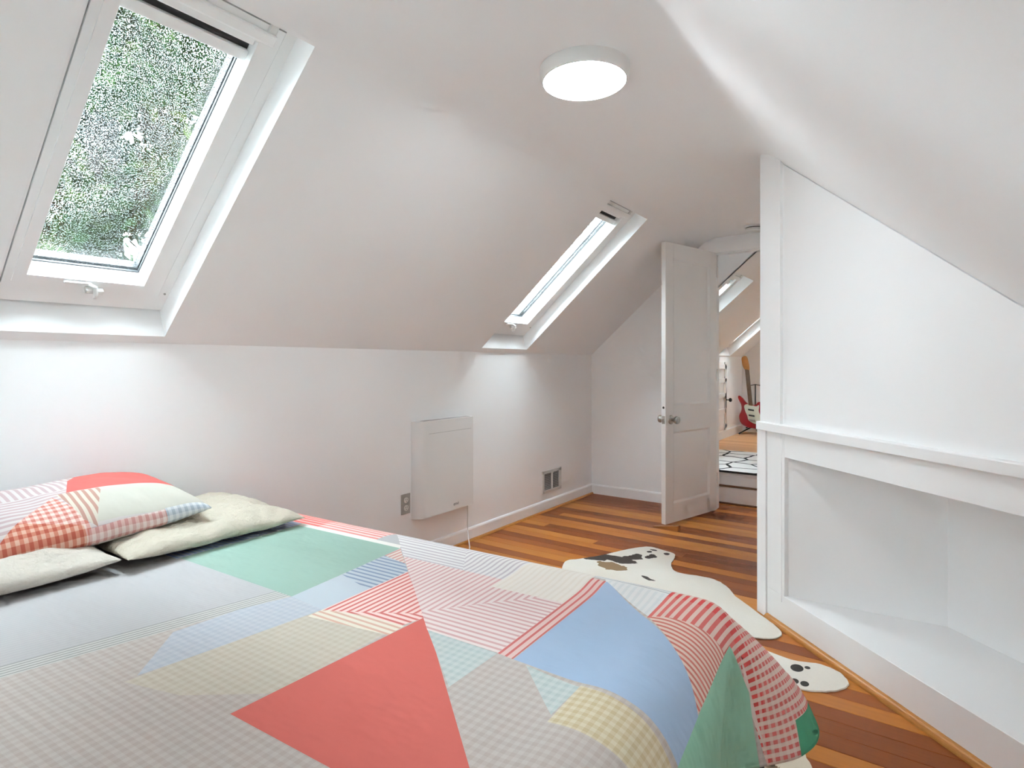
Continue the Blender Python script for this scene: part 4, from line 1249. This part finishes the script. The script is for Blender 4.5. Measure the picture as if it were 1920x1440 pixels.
# ------------------------------------------------------------------ trees outside the skylights
def leaf_mat(name, cols):
    t = NT(name)
    co = t.obj_coord()
    c = t.ramp(t.noise(co, 1.7, 3), [(0.3, cols[0]), (0.5, cols[1]), (0.7, cols[2])])
    t.l(c, t.b.inputs['Base Color']); t.b.inputs['Roughness'].default_value = 1.0; t.b.inputs['Specular IOR Level'].default_value = 0.0
    return t.m
M_leafA = leaf_mat('fir_needles', (srgb(14, 24, 14), srgb(22, 36, 18), srgb(44, 53, 25)))
M_leafB = leaf_mat('hedge_leaves', (srgb(28, 40, 26), srgb(38, 54, 34), srgb(56, 68, 42)))
ground = thick('ground', (-40, -25, -4.3), (20, 40, -4.0), M_grass)
struct(ground, 'wet lawn outside the house, far below the skylights', 'ground')
def tree(name, x, y, trunk_r, z0, z1, crown, nleaf, leaf, mat, label, seed, lean=(0, 0)):
    rng = np.random.default_rng(seed)
    root = thing(name, (x, y, -4.0), label, 'tree')
    root['group'] = 'trees outside the skylights'
    npt = 9
    pts = [(x + lean[0] * k / (npt - 1) * 1.0, y + lean[1] * k / (npt - 1), -4.0 + (z1 + 4.0) * k / (npt - 1)) for k in range(npt)]
    B().tube(pts, [trunk_r * (1.25 - 0.75 * k / (npt - 1)) for k in range(npt)], 14).build('trunk', M_bark, root, True)
    C_ = []
    br = B()
    for k in range(crown['n']):
        f = rng.random() ** 0.9
        zz = z0 + (z1 - z0) * f
        rad = crown['r0'] * (1 - f) + crown['r1'] * f
        ang = rng.random() * 2 * math.pi
        ln = rad * (0.5 + 0.5 * rng.random())
        tp = (x + lean[0] * (zz + 4) / (z1 + 4), y + lean[1] * (zz + 4) / (z1 + 4), zz)
        e = np.array([tp[0] + ln * math.cos(ang), tp[1] + ln * math.sin(ang), zz - 0.18 * ln])
        m_ = (np.array(tp) + e) / 2 + np.array([0, 0, 0.06 * ln])
        br.tube([tp, tuple(m_), tuple(e)], [0.035, 0.022, 0.008], 5)
        for q in range(6):
            s = 0.25 + 0.75 * q / 5
            c = (1 - s) ** 2 * np.array(tp) + 2 * s * (1 - s) * m_ + s * s * e
            C_.append((c, 0.12 + 0.22 * rng.random()))
    br.build('branches', M_bark, root)
    nC = len(C_)
    ci = rng.integers(0, nC, nleaf)
    cc = np.array([c for c, _ in C_])[ci]; rr = np.array([r for _, r in C_])[ci]
    pos = cc + rng.normal(0, 1, (nleaf, 3)) * rr[:, None] * np.array([1, 1, 0.55]) * 0.62
    d = rng.normal(0, 1, (nleaf, 3)); d[:, 2] -= 0.4; d /= np.linalg.norm(d, axis=1)[:, None]
    u = np.cross(d, rng.normal(0, 1, (nleaf, 3))); u /= np.linalg.norm(u, axis=1)[:, None]
    ll = leaf * (0.6 + 0.8 * rng.random(nleaf))[:, None]
    a = pos; b2 = pos + d * ll * 0.5 + u * ll * 0.22; c2 = pos + d * ll; d2 = pos + d * ll * 0.5 - u * ll * 0.22
    V = (np.stack([a, b2, c2, d2], 1).reshape(-1, 3) - np.array(wpos(root))).astype(np.float32)
    me = bpy.data.meshes.new('foliage')
    me.vertices.add(len(V)); me.vertices.foreach_set('co', V.ravel())
    me.loops.add(len(V)); me.loops.foreach_set('vertex_index', np.arange(len(V), dtype=np.int32))
    me.polygons.add(nleaf); me.polygons.foreach_set('loop_start', np.arange(0, len(V), 4, dtype=np.int32))
    me.update(calc_edges=True); me.validate()
    me.materials.append(mat)
    fo = bpy.data.objects.new('foliage', me); COL.objects.link(fo); fo.parent = root
    fo['kind'] = 'stuff'
    return root
tree('fir_tree', -6.75, 2.62, 0.16, -1.5, 13.5, dict(n=230, r0=2.1, r1=1.5), 110000, 0.15, M_leafA, 'dark fir with a straight trunk in the middle of the large skylight', 21, (-0.5, -0.3))
tree('fir_tree', -7.4, -1.6, 0.16, -1.5, 12.5, dict(n=170, r0=2.0, r1=1.4), 70000, 0.17, M_leafA, 'tall fir to the left of the large skylight', 23)
tree('fir_tree', -9.9, 5.4, 0.16, -1.5, 6.2, dict(n=90, r0=2.0, r1=1.3), 36000, 0.16, M_leafB, 'paler tree behind the fir, to the right in the large skylight', 22, (0.1, 0.1))
tree('fir_tree', -9.4, 12.6, 0.15, -1.0, 3.6, dict(n=46, r0=1.9, r1=0.7), 15000, 0.10, M_leafB, 'rounded green tree glimpsed through the skylight over the heater', 24)
tree('fir_tree', -5.5, 8.9, 0.15, -1.5, 3.9, dict(n=110, r0=1.7, r1=1.2), 38000, 0.14, M_leafA, 'dark tree standing outside the skylights of the next room', 25)
